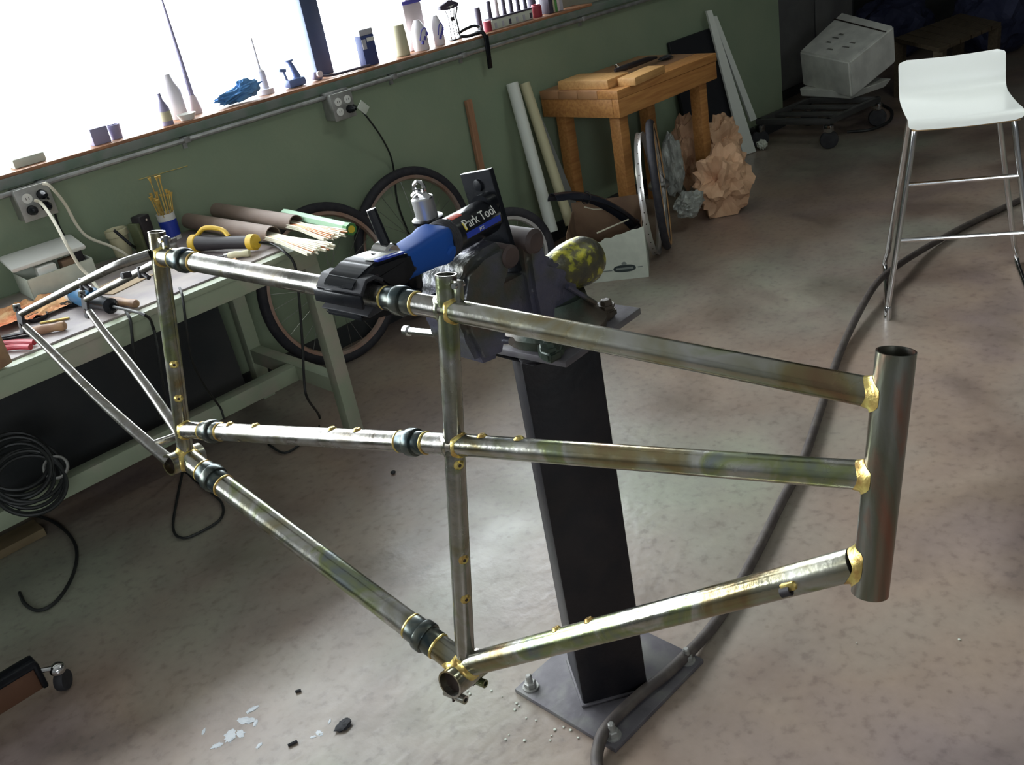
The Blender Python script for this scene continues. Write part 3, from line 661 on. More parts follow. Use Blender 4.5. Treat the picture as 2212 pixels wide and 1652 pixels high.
# tray of small parts with its lid ajar
t0_ = V((.845, 3.20, BT)); tw, td_, th_ = .215, .16, .072
ty = thing('parts_tray', 'white plastic parts tray with lid propped open on the bench under the outlet', 'tray', t0_)
Rt = M.Rotation(-.06, 3, 'Z')
base = P(36, 633, z=BT); base.y = min(base.y, 3.27); ty.location = base; WM[ty.name] = M.Translation(base)
bx = lambda c, s, b=.003: B().box(base+Rt @ V(c), s, Rt, b)
obj('tray_front', bx((tw/2, 0, th_/2), (tw, .004, th_)), white_card, ty)
obj('tray_back', bx((tw/2, td_, th_/2), (tw, .004, th_)), white_card, ty)
obj('tray_side', bx((0, td_/2, th_/2), (.004, td_, th_)), white_card, ty)
obj('tray_side', bx((tw, td_/2, th_/2), (.004, td_, th_)), white_card, ty)
obj('tray_floor', bx((tw/2, td_/2, .003), (tw, td_, .006)), white_card, ty)
obj('lid', B().box(base+Rt @ V((tw/2-.01, td_*.62, th_+.045)), (tw+.03, td_*.85, .016), Rt @ M.Rotation(.18, 3, 'X'), .007), white_plastic, ty)
for i, (x, y, w_, h_, mm_) in enumerate(((.075, .04, .06, .085, white_plastic), (.15, .05, .05, .08, cardboard), (.19, .07, .03, .09, tool_grey))):
    tag(obj('part_carton' if i < 2 else 'spool', B().box(base+Rt @ V((x, y, h_/2+.0065)), (w_, .05, h_), Rt, .004), mm_),
        ('small pale carton inside the white parts tray', 'small brown carton inside the white parts tray', 'dark spool at the right end of the white parts tray')[i], ('carton', 'carton', 'spool')[i])
# rag
rc_ = P(62, 648, z=BT)
def rag(u, v, c=rc_):
    x, y = (u-.5)*.30, (v-.5)*.20
    return c+Rt @ V((x, y, .012+.022*abs(NZ.noise(V((x*16, y*16, 2))))+.012*NZ.noise(V((x*40, y*40, 5)))*max(0, 1-abs(u-.5)*2)))
rc_.y = min(rc_.y, 3.14); rc_.x -= .045
tag(obj('shop_rag', B().sheet(rag, 34, 24, .002), red_rag, sharp=0), 'crumpled orange red shop rag in front of the white parts tray', 'rag')
# grinder
gp = P(185, 640, z=BT+.035)
gr = thing('angle_grinder', 'blue and black electric grinder lying on the bench behind the frame dropouts', 'grinder', gp)
gx = (P(265, 655, z=BT+.035)-P(135, 618, z=BT+.035)).normalized()
obj('motor_body', B().lathe([(.018, -.07), (.030, -.06), (.034, -.01), (.034, .04), (.026, .055)], gp, gx, 24), tool_blue, gr)
obj('gear_head', B().lathe([(.022, -.115), (.028, -.10), (.030, -.065)], gp, gx, 20), white_plastic, gr)
obj('top_label', B().box(gp+V((0, 0, .033))+gx*.012, (.055, .030, .004), M((gx, V((0, 0, 1)).cross(gx), V((0, 0, 1)))).transposed(), .001), white_plastic, gr)
obj('grip', B().lathe([(.026, .055), (.022, .07), (.020, .15), (.024, .165), (.012, .18)], gp-V((0, 0, .008)), gx, 20), black_plastic, gr)
obj('guard', B().lathe([(.045, -.02), (.048, -.018), (.048, -.008), (.012, -.006)], gp-gx*.09-V((0, 0, .012)), V((0, 0, 1)), 28), black_plastic, gr)
c0 = gp+gx*.18-V((0, 0, .008))
gpts = spline([c0, P(312, 680, z=BT+.03), P(330, 705, y=2.735), P(342, 760, y=2.70), P(352, 830, y=2.72), P(366, 900, y=2.80), P(392, 985, y=2.95), P(397, 1015, z=.008), P(440, 1052, z=.008), P(478, 1085, z=.008), P(478, 1118, z=.008), P(440, 1145, z=.008), P(396, 1162, z=.008), P(374, 1140, z=.008), P(384, 1070, z=.008), P(394, 1018, z=.018), P(390, 1000, z=.05)], 6)
obj('power_cord', B().tube(gpts, .0045, 8), cord_m, gr)
tag(obj('extension_cord', B().tube(spline([P(388, 622, z=BT+.008), P(394, 640, y=2.73), P(402, 700, y=2.71), P(412, 770, y=2.75), P(440, 830, y=2.85), P(470, 872, y=2.95), P(478, 885, y=2.97), P(484, 905, y=2.95)], 6), .004, 8), cord_m), 'thin black cord hanging over the bench edge beside the rear seat tube', 'cord')
tag(obj('dangling_cable', B().tube(spline([P(272, 672, z=BT+.007), P(282, 694, y=2.735), P(288, 750, y=2.71), P(300, 800, y=2.74), P(330, 850, y=2.80), P(340, 880, y=2.84), P(344, 905, y=2.86)], 6), .0045, 8), cord_m), 'short black cord dangling from the bench front left of the far chain stay', 'cord')
# hand tools
def file_tool(name, label, cat, a, b, r=.014, blade=None, hm=handle_wood):
    d = (b-a).normalized(); L_ = (b-a).length; t = thing(name, label, cat, a)
    obj('handle', B().lathe([(r*.55, 0), (r*.85, L_*.06), (r*1.0, L_*.35), (r*.8, L_*.65), (r, L_*.88), (r*.85, L_*.96), (r*.4, L_)], a, d, 18), hm, t)
    obj('ferrule', B().lathe([(r*.58, -.012), (r*.6, .004)], a, d, 14), chrome, t)
    if blade: obj('blade', B().box(a-d*(blade/2+.01), (blade, .016, .005), M((d, V((0, 0, 1)).cross(d).normalized(), d.cross(V((0, 0, 1)).cross(d).normalized()))).transposed(), .001), tool_grey, t)
    return t
file_tool('file', 'wooden handled file at the bench front edge below the near dropout', 'file', P(68, 716, z=BT+.015), P(143, 702, z=BT+.015), .0145, .10)
file_tool('file', 'wooden handled file by the black grip of the blue grinder', 'file', P(238, 648, z=BT+.014), P(297, 656, z=BT+.014), .0135, .06)
file_tool('screwdriver', 'pale handled screwdriver lying just in front of the yellow ended tool', 'screwdriver', P(492, 552, z=BT+.013), P(541, 546, z=BT+.013), .0125, .05, cream_plastic)
file_tool('scraper', 'short light wooden scraper handle peeping over the rear top tube', 'scraper', P(486, 566, z=BT+.010), P(512, 562, z=BT+.010), .009, .04, pine_pale)
pp = thing('pliers', 'red handled pliers lying at the left front corner of the bench', 'pliers', P(40, 748, z=BT))
for k, (a, b) in enumerate((((6, 742), (74, 739)), ((10, 752), (66, 749)))):
    obj('handle', B().tube(spline([P(*a, z=BT+.011), P((a[0]+b[0])/2, (a[1]+b[1])/2-2, z=BT+.012), P(*b, z=BT+.011)], 5), .0085, 10), red_plastic, pp)
obj('jaws', B().prism([P(-18, 752, z=BT+.002), P(8, 741, z=BT+.002), P(10, 756, z=BT+.002)], (0, 0, .012), .002), tool_grey, pp)
tag(obj('wood_block', B().box(P(-4, 752, z=BT+.045)+V((-.02, -.02, 0)), (.05, .05, .085), M.Rotation(.5, 3, 'Z'), .004), handle_wood), 'brown wooden block standing at the extreme left of the bench', 'wood block')
tag(obj('flat_bar', B().tube([P(4, 733, z=BT+.004), P(80, 722, z=BT+.004)], .004, 8), tool_grey), 'thin dark steel rod lying behind the red pliers', 'rod')
tag(obj('small_chisel', B().box(P(118, 692, z=BT+.004), (.09, .008, .006), M.Rotation(-.75, 3, 'Z'), .001), brass), 'thin brass strip lying behind the front wooden handled file', 'brass strip')
pd = P(84, 690, z=BT); tag(obj('magnet_tray', B().lathe([(.026, 0), (.032, .014), (.030, .014), (.024, .004)], pd, seg=20), tool_grey), 'small dark dish on the bench right behind the near dropout', 'dish')
tag(obj('label_card', B().box(P(108, 672, z=BT+.003), (.04, .03, .003), M.Rotation(.3, 3, 'Z')), white_card), 'small white card on the bench under the near seat stay', 'card')
tag(obj('work_mat', B().box(P(262, 612, z=BT+.002), (.17, .13, .003), M.Rotation(.25, 3, 'Z'), .001), mat('tan_paper', (.55, .42, .28), .8)), 'tan paper sheet on the bench beneath the rear brake posts', 'paper sheet')
st = P(378, 562, z=BT)
for k, (px, py) in enumerate(((376, 522), (376, 536))):
    q = P(px, py, z=BT); tag(obj('chrome_socket', B().lathe([(.013, 0), (.013, .014), (.009, .018)], q, seg=14), chrome if k == 0 else galv),
        ('bright chrome socket on the bench beside the blue brush cup', 'dull grey socket nearest the rear seat tube top')[k], 'socket')

# ================================================================== WINDOW SILL
SZ = 1.1125
def sx(px, py, y=3.56): p = P(px, py, y=y); return V((p.x, y, SZ))
c = sx(800, 138); pk = thing('carton', 'navy and silver card carton standing on the sill right of the window mullion', 'carton', c)
obj('carton_body', B().b2(c.x-.036, c.x+.036, 3.54, 3.585, SZ, SZ+.125, .002), navy_box, pk)
obj('carton_top', B().b2(c.x-.036, c.x+.036, 3.54, 3.585, SZ+.125, SZ+.150, .002), silver_card, pk)
obj('carton_label', B().b2(c.x-.006, c.x+.03, 3.537, 3.541, SZ+.098, SZ+.114), white_print, pk)
obj('carton_panel', B().b2(c.x-.034, c.x-.014, 3.537, 3.541, SZ+.07, SZ+.11), silver_card, pk)
c = sx(873, 126); tag(obj('khaki_can', B().lathe([(.031, 0), (.033, .003), (.030, .10), (.027, .130), (.02, .132)], c, seg=24), khaki_card), 'pale khaki tapered can on the sill left of the clear bottles', 'can')
for k, (px, py, r, lab) in enumerate(((913, 112, .036, 'cloudy clear plastic bottle with blue marks, next to the khaki can'), (952, 101, .026, 'narrower cloudy clear plastic bottle with blue marks, left of the wire stand'))):
    c = sx(px, py); b = thing('bottle', lab, 'bottle', c)
    obj('bottle_body', B().lathe([(r*.95, 0), (r, .004), (r, .085), (r*.6, .115), (r*.35, .13)], c, seg=24), clear_plastic, b)
    for j in range(3): obj('blue_mark', B().box(c+V(((j-1)*r*.42, -r*.96, .035+.016*j)), (.012, .006, .018), M.Rotation(.5, 3, 'Y'), .002), mat('violet_print', (.10, .09, .42), .5), b)
    obj('arch_mark', B().tube(spline([c+V((-r*.7, -r*.8, .045)), c+V((-r*.3, -r*1.0, .085)), c+V((r*.35, -r*1.0, .092)), c+V((r*.75, -r*.78, .06))], 5), .0025, 6), mat('violet_print', (.10, .09, .42), .5), b)
c = sx(905, 108, 3.615); b = thing('jug', 'tall white jug with blue band behind the two cloudy bottles', 'jug', c)
obj('jug_body', B().b2(c.x-.055, c.x+.055, 3.60, 3.64, SZ, SZ+.20, .008), haze_pink, b)
obj('blue_band', B().b2(c.x-.056, c.x+.056, 3.597, 3.603, SZ+.198, SZ+.214, .003), mat('violet_print', (.10, .09, .42), .5), b)
obj('jug_neck', B().b2(c.x-.03, c.x+.04, 3.605, 3.635, SZ+.20, SZ+.30, .006), haze_pink, b)
c = sx(985, 92, 3.575); b = thing('display_stand', 'thin wire stand topped by a dark winged bracket on the sill', 'stand', c)
obj('stand_base', B().b2(c.x-.028, c.x+.03, 3.56, 3.59, SZ, SZ+.006, .002), tool_grey, b)
for q in (-.022, .0, .020, .034): obj('wire', B().tube([c+V((q, 0, .004)), c+V((q*.8, 0, .10)), c+V((q*1.4, 0, .14))], .0022 if q < .03 else .0045, 6), tool_grey, b)
obj('winged_bracket', B().prism([c+V((-.062, -.008, .142)), c+V((-.06, -.008, .158)), c+V((-.02, -.008, .170)), c+V((0, -.008, .178)), c+V((.02, -.008, .170)), c+V((.052, -.008, .158)), c+V((.054, -.008, .143)), c+V((.02, -.008, .138)), c+V((-.02, -.008, .136))], (0, .02, 0), .002, 1), dark_purple, b)
obj('crest', B().prism([c+V((-.026, -.010, .150)), c+V((-.006, -.010, .146)), c+V((.0, -.010, .142)), c+V((.006, -.010, .146)), c+V((.024, -.010, .153)), c+V((.0, -.010, .151))], (0, .002, 0)), white_print, b)
obj('wire_clip', B().b2(c.x-.010, c.x+.010, 3.565, 3.575, SZ+.085, SZ+.103, .002), tool_grey, b)
obj('mast', B().tube([c+V((.03, .01, .14)), c+V((.02, .01, .30))], .005, 8), dark_purple, b)
# black strap looped over the sill edge
l0 = sx(1003, 84, 3.52); b = thing('strap', 'black strap looped over the sill edge and hanging down the green wall', 'strap', l0)
pts = spline([l0+V((.012, .03, .012)), l0+V((-.02, .0, .016)), l0+V((.0, -.03, .012)), l0+V((.055, -.045, .016)), l0+V((.085, -.030, .03)), l0+V((.075, .0, .044)), l0+V((.03, .02, .038)), l0+V((-.012, .015, .03))], 6)
obj('strap_loop', B().tube(pts, .0075, 8), black_plastic, b)
hx = l0.x+.075
obj('strap_tail', B().box((hx, 3.455, SZ-.075), (.026, .010, .15), M.Rotation(.06, 3, 'Y'), .004), black_plastic, b)
obj('strap_bend', B().tube(spline([V((hx-.02, 3.50, SZ+.012)), V((hx-.012, 3.462, SZ+.016)), V((hx, 3.455, SZ-.01))], 5), .010, 8), black_plastic, b)
# drill index: white holder with dark tubes, red ends
c = sx(1052, 68); d = sx(1162, 42)
tag(obj('red_can', B().lathe([(.020, 0), (.020, .045), (.017, .047)], c+V((-.005, -.015, 0)), seg=18), maroon), 'small dark red can on the sill at the left end of the white tube holder', 'can')
tag(obj('dark_tube', B().lathe([(.013, .0), (.015, .002), (.015, .11), (.012, .112)], c+V((-.012, .030, 0)), seg=14), dark_purple), 'tall dark tube standing behind the left small red can', 'tube')
hol = thing('tube_holder', 'long white holder with a row of dark upright tubes on the sill', 'holder', c+V((.03, 0, 0)))
hx0, hx1 = c.x+.022, d.x-.055
obj('holder_box', B().b2(hx0, hx1, 3.535, 3.59, SZ, SZ+.045, .003), white_card, hol)
obj('holder_lip', B().b2(hx0, hx1, 3.532, 3.593, SZ+.045, SZ+.053, .002), dark_purple, hol)
n = 6
for k in range(n):
    x = hx0+.018+(hx1-hx0-.036)*k/(n-1)
    obj('holder_tube', B().lathe([(.010, .05), (.011, .052), (.011, .125+.01*(k % 2)), (.009, .13+.01*(k % 2))], (x, 3.562, SZ), seg=12), dark_purple if k != 1 else haze_pink, hol)
    obj('holder_tag', B().b2(x-.006, x+.006, 3.531, 3.535, SZ+.006, SZ+.03), dark_purple if k % 3 == 2 else silver_card, hol)
tag(obj('red_jar', B().lathe([(.026, 0), (.027, .004), (.027, .05), (.022, .055), (.022, .06)], d+V((-.012, -.01, 0)), seg=20), maroon), 'dark red jar on the sill right of the white tube holder', 'jar')
tag(obj('dark_jar', B().lathe([(.02, 0), (.022, .004), (.022, .09), (.018, .10)], d+V((.008, .035, 0)), seg=16), dark_purple), 'dark jar behind the dark red jar on the sill', 'jar')
e = sx(1196, 36)
for k, (w_, h_, mm_, lab) in enumerate(((.030, .20, dark_purple, 'thick dark purple book at the left end of the row on the sill'), (.012, .19, khaki_card, 'thin khaki book in the row on the sill'), (.016, .19, mat('leaf_green', (.10, .30, .08), .6), 'bright green book in the row on the sill'), (.018, .18, haze_pink, 'pinkish grey book right of the green one on the sill'), (.022, .185, silver_card, 'pale grey book at the right end of the row on the sill'))):
    x0 = e.x-.055+sum((.030, .012, .016, .018, .022)[:k])+.0015*k
    tag(obj('book', B().b2(x0, x0+w_, 3.53, 3.595, SZ+.0005, SZ+h_, .002), mm_), lab, 'book', 'books on the sill')
# left half of the sill
c = sx(515, 224)
tag(obj('blue_cloth', B().ball(c+V((.01, 0, .036)), .1, (1.0, .30, .26), M.Rotation(-.12, 3, 'Y'), 4, .5, 1.7, 5).ball(c+V((.055, .0, .046)), .055, (.9, .45, .62), None, 4, .4, 2, 2), rag_blue, sharp=0), 'folded blue cloth lying on the sill in front of the bright window', 'cloth')
c = sx(404, 252, 3.525); tag(obj('white_dish', B().lathe([(.026, 0), (.036, .022), (.034, .022), (.024, .004)], c, seg=24), white_plastic), 'small white dish on the sill left of the blue cloth', 'dish')
c = sx(362, 263, 3.53); b = thing('bottle', 'dark slim bottle with tan label on the sill left of the white dish', 'bottle', c)
obj('bottle_body', B().lathe([(.020, 0), (.021, .004), (.021, .06), (.008, .09), (.007, .115)], c, seg=18), haze_purple, b)
obj('bottle_label', B().lathe([(.0213, .015), (.0213, .05)], c, seg=18, cap=False), khaki_card, b)
c = sx(384, 243, 3.615); tag(obj('plastic_jug', B().lathe([(.032, 0), (.036, .01), (.036, .10), (.02, .14), (.014, .165)], c, seg=24), clear_plastic), 'large cloudy plastic jug on the sill behind the slim dark bottle', 'jug')
c = sx(416, 213, 3.61); b = thing('rod', 'thin lilac rod standing upright on the sill against the glare', 'rod', c)
obj('rod_shaft', B().tube([c+V((0, 0, .03)), c+V((0, 0, .16)), c+V((0, 0, .42))], [.012, .009, .004], 10), haze_purple, b)
obj('rod_foot', B().lathe([(.022, 0), (.024, .01), (.016, .06), (.012, .07)], c, seg=16), haze_pink, b)
c = sx(215, 303, 3.55); tag(obj('lilac_carton', B().b2(c.x-.032, c.x+.032, 3.525, 3.57, SZ, SZ+.058, .002), haze_purple), 'small lilac carton on the far left part of the sill', 'carton')
c = sx(250, 288, 3.56); tag(obj('grey_cup', B().lathe([(.020, 0), (.024, .05), (.022, .05), (.018, .004)], c, seg=18), haze_purple), 'small greyish cup on the sill right of the lilac carton', 'cup')
c = sx(576, 205, 3.60); tag(obj('white_spool', B().lathe([(.035, 0), (.036, .02), (.02, .022), (.018, .09), (.006, .10), (.004, .22)], c, seg=20), clear_plastic), 'pale nozzle bottle on the sill between the blue cloth and blue clamp tool', 'bottle')
c = sx(640, 188); b = thing('small_vise', 'small haze-paled blue bench clamp with upright spout on the sill', 'clamp', c)
blu = mat('hazed_blue', (.14, .20, .42), .5)  # blue lightened in its colour to imitate haze from the window
obj('clamp_base', B().box(c+V((0, 0, .018)), (.085, .05, .034), None, .01), blu, b)
obj('spout', B().tube([c+V((.018, 0, .03)), c+V((.006, 0, .075)), c+V((-.004, 0, .10))], [.017, .011, .010], 12), blu, b)
obj('spout_tip', B().lathe([(.010, .0), (.018, .006), (.018, .012)], c+V((-.004, 0, .096)), seg=12), blu, b)
obj('clamp_knob', B().tube([c+V((-.035, 0, .035)), c+V((-.04, 0, .07))], [.006, .005], 8).box(c+V((-.044, 0, .074)), (.032, .016, .014), M.Rotation(.2, 3, 'Y'), .004), blu, b)
c = sx(686, 172); b = thing('cable_gadget', 'small dark gadget with a cable trailing to the window mullion', 'gadget', c)
obj('gadget_body', B().box(c+V((0, 0, .018)), (.045, .03, .032), M.Rotation(.2, 3, 'Y'), .008), haze_purple, b)
obj('gadget_lens', B().lathe([(.012, 0), (.013, .02)], c+V((.0, -.012, .022)), V((0, -1, .2)), 14), haze_pink, b)
obj('gadget_cable', B().tube(spline([c+V((.02, 0, .014)), sx(720, 168, 3.53)+V((0, 0, .008)), sx(760, 150, 3.53)+V((0, 0, .006)), sx(800, 142, 3.52)+V((0, 0, .006))], 6), .0055, 8), dark_purple, b)
c = sx(60, 360, 3.56); tag(obj('pale_carton', B().b2(c.x-.05, c.x+.06, 3.53, 3.59, SZ, SZ+.03, .004), white_card), 'flat pale carton at the left end of the sill in the glare', 'carton')

# ================================================================== ELECTRICAL BOXES
def outlet_box(name, label, c, w_, h_, dep, plugs):
    c.z = min(c.z, 1.060-h_/2)
    t = thing(name, label, 'outlet box', c)
    obj('box_body', B().b2(c.x-w_/2, c.x+w_/2, c.y, 3.4995, c.z-h_/2, c.z+h_/2, .004), galv, t)
    obj('face_plate', B().b2(c.x-w_/2-.002, c.x+w_/2+.002, c.y-.004, c.y, c.z-h_/2-.002, c.z+h_/2+.002, .002), galv, t)
    for i in (-1, 1):
        for j in (-1, 1):
            o_ = obj('socket', B().lathe([(.0165, 0), (.0165, .004), (.014, .0045)], V((c.x+i*.024, c.y-.004, c.z+j*.020)), V((0, -1, 0)), 18), white_plastic if (i, j) not in plugs else black_plastic, t)
            for k in (-.005, .005): obj('slot', B().b2(c.x+i*.024+k-.001, c.x+i*.024+k+.001, c.y-.0092, c.y-.008, c.z+j*.020-.004, c.z+j*.020+.004), dark_bore, o_)
            if (i, j) in plugs: obj('plug', B().lathe([(.015, .004), (.015, .020), (.009, .034), (.006, .045)], V((c.x+i*.024, c.y-.004, c.z+j*.020)), V((0, -1, 0)), 16), black_plastic, o_)
    return t
oc = P(738, 216, y=3.43)
ob = outlet_box('outlet_box', 'grey four socket outlet box below the sill with a white tagged plug', oc, .105, .105, .07, {(1, -1)})
obj('conduit_stub', B().b2(oc.x-.06, oc.x+.055, 3.45, 3.4995, oc.z+.048, oc.z+.062, .003), conduit_m, ob)
pg = P(755, 228, y=3.385)
ck = tag(obj('hanging_cable', B().tube(spline([P(762, 226, y=3.375), P(778, 236, y=3.37), P(800, 262, y=3.38), P(826, 300, y=3.42), P(845, 340, y=3.47), P(853, 385, y=3.494), P(856, 420, y=3.494), P(866, 460, y=3.494), P(890, 520, y=3.494)], 7), .004, 8), cord_m), 'black cord dropping from the four socket outlet box behind the rear wheel', 'cord')
obj('paper_tag', B().box(P(785, 232, y=3.365), (.038, .003, .050), M.Rotation(-.75, 3, 'Y'), .001), white_card, ck)
oc2 = P(68, 412, y=3.43)
outlet_box('outlet_box', 'grey outlet box above the bench at left with two white cords plugged in', oc2, .11, .105, .07, {(-1, -1), (1, 1), (1, -1)})
tag(obj('white_cable', B().tube(spline([P(74, 432, y=3.39), P(90, 440, y=3.38), P(115, 475, y=3.30), P(145, 530, y=3.20), P(172, 575, y=3.17), P(192, 596, y=3.14), P(215, 628, z=BT+.008)], 7), .0055, 8), white_cord), 'white cord from the lower left socket running steeply to the blue grinder', 'cord')
tag(obj('white_cable', B().tube(spline([P(92, 396, y=3.39), P(108, 402, y=3.38), P(140, 440, y=3.40), P(165, 485, y=3.41), P(190, 512, y=3.40), P(235, 530, y=3.37), P(262, 543, y=3.33), P(275, 552, z=BT+.02)], 7), .0055, 8), white_cord), 'white cord from the upper right socket curving over to the cream pot', 'cord')
tag(obj('wall_cable', B().tube(spline([P(96, 420, y=3.40), P(112, 440, y=3.45), P(128, 490, y=3.49), P(150, 525, y=3.494), P(172, 560, y=3.494), P(178, 590, y=3.494)], 7), .004, 8), cord_m), 'black cord hanging down the green wall below the left outlet box', 'cord')
tag(obj('brass_wire', B().tube([P(300, 388, y=3.497), P(405, 358, y=3.497)], .0013, 6), brass), 'thin brass wire tacked along the green wall above the brush cup', 'wire')

# ================================================================== WHEELS BY THE WALL
def wheel(name, label, c, axis, R, tw=.021, spokes=True, tyre=tyre_m, rim=rim_m, group=None):
    c = V(c); axis = V(axis).normalized(); u, v = basis(axis)
    t = thing(name, label, 'wheel', c, group)
    obj('tyre', B().torus(c, axis, R-tw, tw, 64, 14), tyre, t)
    rr = R-2*tw+.004
    rg = []
    for i in range(65):
        q = 2*PI*i/64; e = u*math.cos(q)+v*math.sin(q)
        rg.append([c+e*(rr+a)+axis*b for a, b in ((.0, -.012), (-.014, -.011), (-.020, 0), (-.014, .011), (.0, .012))])
    obj('rim', B().rings(rg, True, False, False), rim, t)
    obj('hub', B().lathe([(.012, -.05), (.03, -.032), (.03, -.028), (.014, -.022), (.014, .022), (.03, .028), (.03, .032), (.012, .05)], c, axis, 20), spoke_m, t)
    if spokes:
        b = B()
        for k in range(28):
            q = 2*PI*k/28; sgn = 1 if k % 2 else -1; q2 = q+.55*(1 if k % 4 < 2 else -1)
            b.tube([c+(u*math.cos(q2)+v*math.sin(q2))*.028+axis*sgn*.03, c+(u*math.cos(q)+v*math.sin(q))*(rr-.015)], .0011, 5)
        stuff(obj('spokes', b, spoke_m, t))
    return t
lean = V((0, -1, .20)); 
wheel('bicycle_wheel', 'nearer large wheel with copper coloured rim leaning at the right end of the workbench', (2.00, 3.372, .338), (0, -1, .12), .343)
wheel('bicycle_wheel', 'farther large wheel standing against the wall behind the tool arm', (2.525, 3.425, .337), (0, -1, .07), .338)
wheel('bicycle_wheel', 'small wheel with silver rim mostly hidden behind the vise', (2.80, 3.10, .213), (-.35, -1, .2), .215, .022, True, tyre_m, rim_silver)

# ================================================================== WOODEN TABLE
TZ = .78; tx0, tx1, ty0, ty1 = 3.51, 4.325, 2.97, 3.475
tb = thing('wooden_table', 'small orange pine work table standing against the green wall', 'table', (3.9, 3.2, 0))
nb = 4
for k in range(nb):
    ya, yb = ty0+(ty1-ty0)*k/nb, ty0+(ty1-ty0)*(k+1)/nb
    obj('top_board', B().b2(tx0, tx1, ya+.0006, yb-.0006, TZ-.040, TZ, .003), pine_top if k else pine, tb)
obj('apron', B().b2(tx0+.004, tx1-.004, ty0+.004, ty0+.042, TZ-.128, TZ-.041, .002), pine, tb)
obj('apron', B().b2(tx0+.004, tx0+.042, ty0+.043, ty1, TZ-.128, TZ-.041, .002), pine, tb)
obj('apron', B().b2(tx1-.042, tx1-.004, ty0+.043, ty1, TZ-.128, TZ-.041, .002), pine, tb)
obj('apron', B().b2(tx0+.043, tx1-.043, ty1-.04, ty1, TZ-.128, TZ-.041, .002), pine, tb)
for x in (tx0+.045, tx1-.045-.064):
    for y in (ty0+.045, ty1-.042-.068):
        obj('leg', B().b2(x, x+.064, y, y+.064, 0, TZ-.041, .003), pine, tb)
def board(label, px, py, L_, W_, th, rz, z=TZ):
    c = P(px, py, z=z+th); c = V((c.x, c.y, z+th/2+.0005))
    return tag(obj('wood_offcut', B().box(c, (L_, W_, th), M.Rotation(rz, 3, 'Z'), .003), pine_pale), label, 'wood board', 'offcuts on the table')
board('thick square pine offcut lying at the front left of the table', 1280, 166, .17, .31, .042, .04)
board('narrow pine batten lying right of the thick offcut on the table', 1385, 155, .27, .10, .036, .10)
bt = P(1360, 150, z=TZ+.06); b = thing('drill_chuck', 'dark metal chuck key tool on the table behind the offcuts', 'tool', bt)
obj('tool_shaft', B().tube([P(1328, 152, z=TZ+.055), P(1350, 146, z=TZ+.055), P(1400, 128, z=TZ+.03), P(1418, 124, z=TZ+.02)], [.009, .015, .014, .006], 12), tool_grey, b)
obj('tool_ring', B().torus(P(1333, 146, z=TZ+.062), V((1, -.3, .3)), .014, .004, 20, 8), chrome, b)
tag(obj('dark_rag', B().ball(P(1438, 124, z=TZ+.012), .036, (1.2, .8, .25), None, 3, .5, 2), black_rubber), 'dark flat lump lying toward the back of the table top', 'rag')

# rolled paper tubes and stick leaning on the wall
def leaner(name, label, cat, top, bot, r, m, th=.003):
    d = (bot-top).normalized(); t = thing(name, label, cat, bot)
    obj('roll', B().pipe(top, bot, r, r-th, 24), m, t); return t
def on(px, py, y): return P(px, py, y=y)
leaner('paper_roll', 'white rolled paper tube leaning on the wall left of the pine table', 'paper roll', on(1106, 180, 3.455), on(1193, 500, 3.28), .030, paper_white)
leaner('paper_roll', 'cream rolled paper tube leaning beside the white tube at the table', 'paper roll', on(1133, 180, 3.455), on(1232, 485, 3.25), .026, paper_cream)
tag(obj('grey_strip', B().prism([on(1146, 195, 3.46), on(1160, 228, 3.46), on(1262, 478, 3.30), on(1220, 480, 3.30)], (.004, .012, 0), .001, 1), paper_grey), 'grey tapering strip leaning behind the cream paper tube', 'strip')
w0 = on(1014, 216, 3.47); tag(obj('wood_stick', B().prism([w0+V((-.017, 0, 0)), w0+V((.017, 0, 0)), V((w0.x+.020, 3.465, 0.001)), V((w0.x-.014, 3.465, .001))], (0, .022, 0), .002, 1), wood_stick), 'slim brown wooden stick leaning against the green wall behind the steel bar', 'wood stick')

# cardboard box with black mudguard
k0, k1 = P(1238, 616, z=0), P(1402, 598, z=0)
bd = (k1-k0).normalized(); bn = V((-bd.y, bd.x, 0)); 
if bn.x < 0: bn = -bn
bw = (k1-k0).length; bh, bdp = .245, .38
cb = thing('cardboard_box', 'open white cardboard box with brown inside and a dark oval emblem on its front', 'box', (k0+k1)/2)
rot = M((bd, bn, V((0, 0, 1)))).transposed()
bo = lambda c, s: B().box(k0+rot @ V(c), s, rot, .001)
tor = [(0, .165)]+[(bw*t, .165+.08*t+.006*math.sin(t*40)) for t in [i/14 for i in range(1, 14)]]+[(bw, bh)]
obj('front_panel', B().prism([k0+bd*a+V((0, 0, b)) for a, b in [(0, 0.0005)]+tor+[(bw, .0005)]], bn*.004), white_card, cb)
obj('side_panel', bo((bw-.002, bdp/2, bh/2), (.004, bdp-.01, bh)), white_card, cb)
obj('side_panel', bo((.002, bdp/2, bh/2), (.004, bdp-.01, bh)), cardboard, cb)
obj('back_panel', bo((bw/2, bdp, bh/2+.02), (bw, .004, bh+.04)), cardboard, cb)
obj('box_floor', bo((bw/2, bdp/2, .004), (bw-.01, bdp-.01, .006)), cardboard, cb)
obj('inner_flap', B().box(k0+rot @ V((bw-.008, bdp/2, bh-.03)), (.003, bdp-.02, .10), rot, .0005), cardboard, cb)
ez = .055; ecx = bw*.70
em = [(math.copysign(abs(math.cos(q))**.7, math.cos(q))*.052, math.copysign(abs(math.sin(q))**.9, math.sin(q))*.0175) for q in [2*PI*i/32 for i in range(32)]]
obj('emblem', B().prism([k0+bd*(ecx+a)+V((0, 0, ez+b))-bn*.0012 for a, b in em], bn*.001), mat('emblem_dark', (.035, .05, .05), .7), cb)
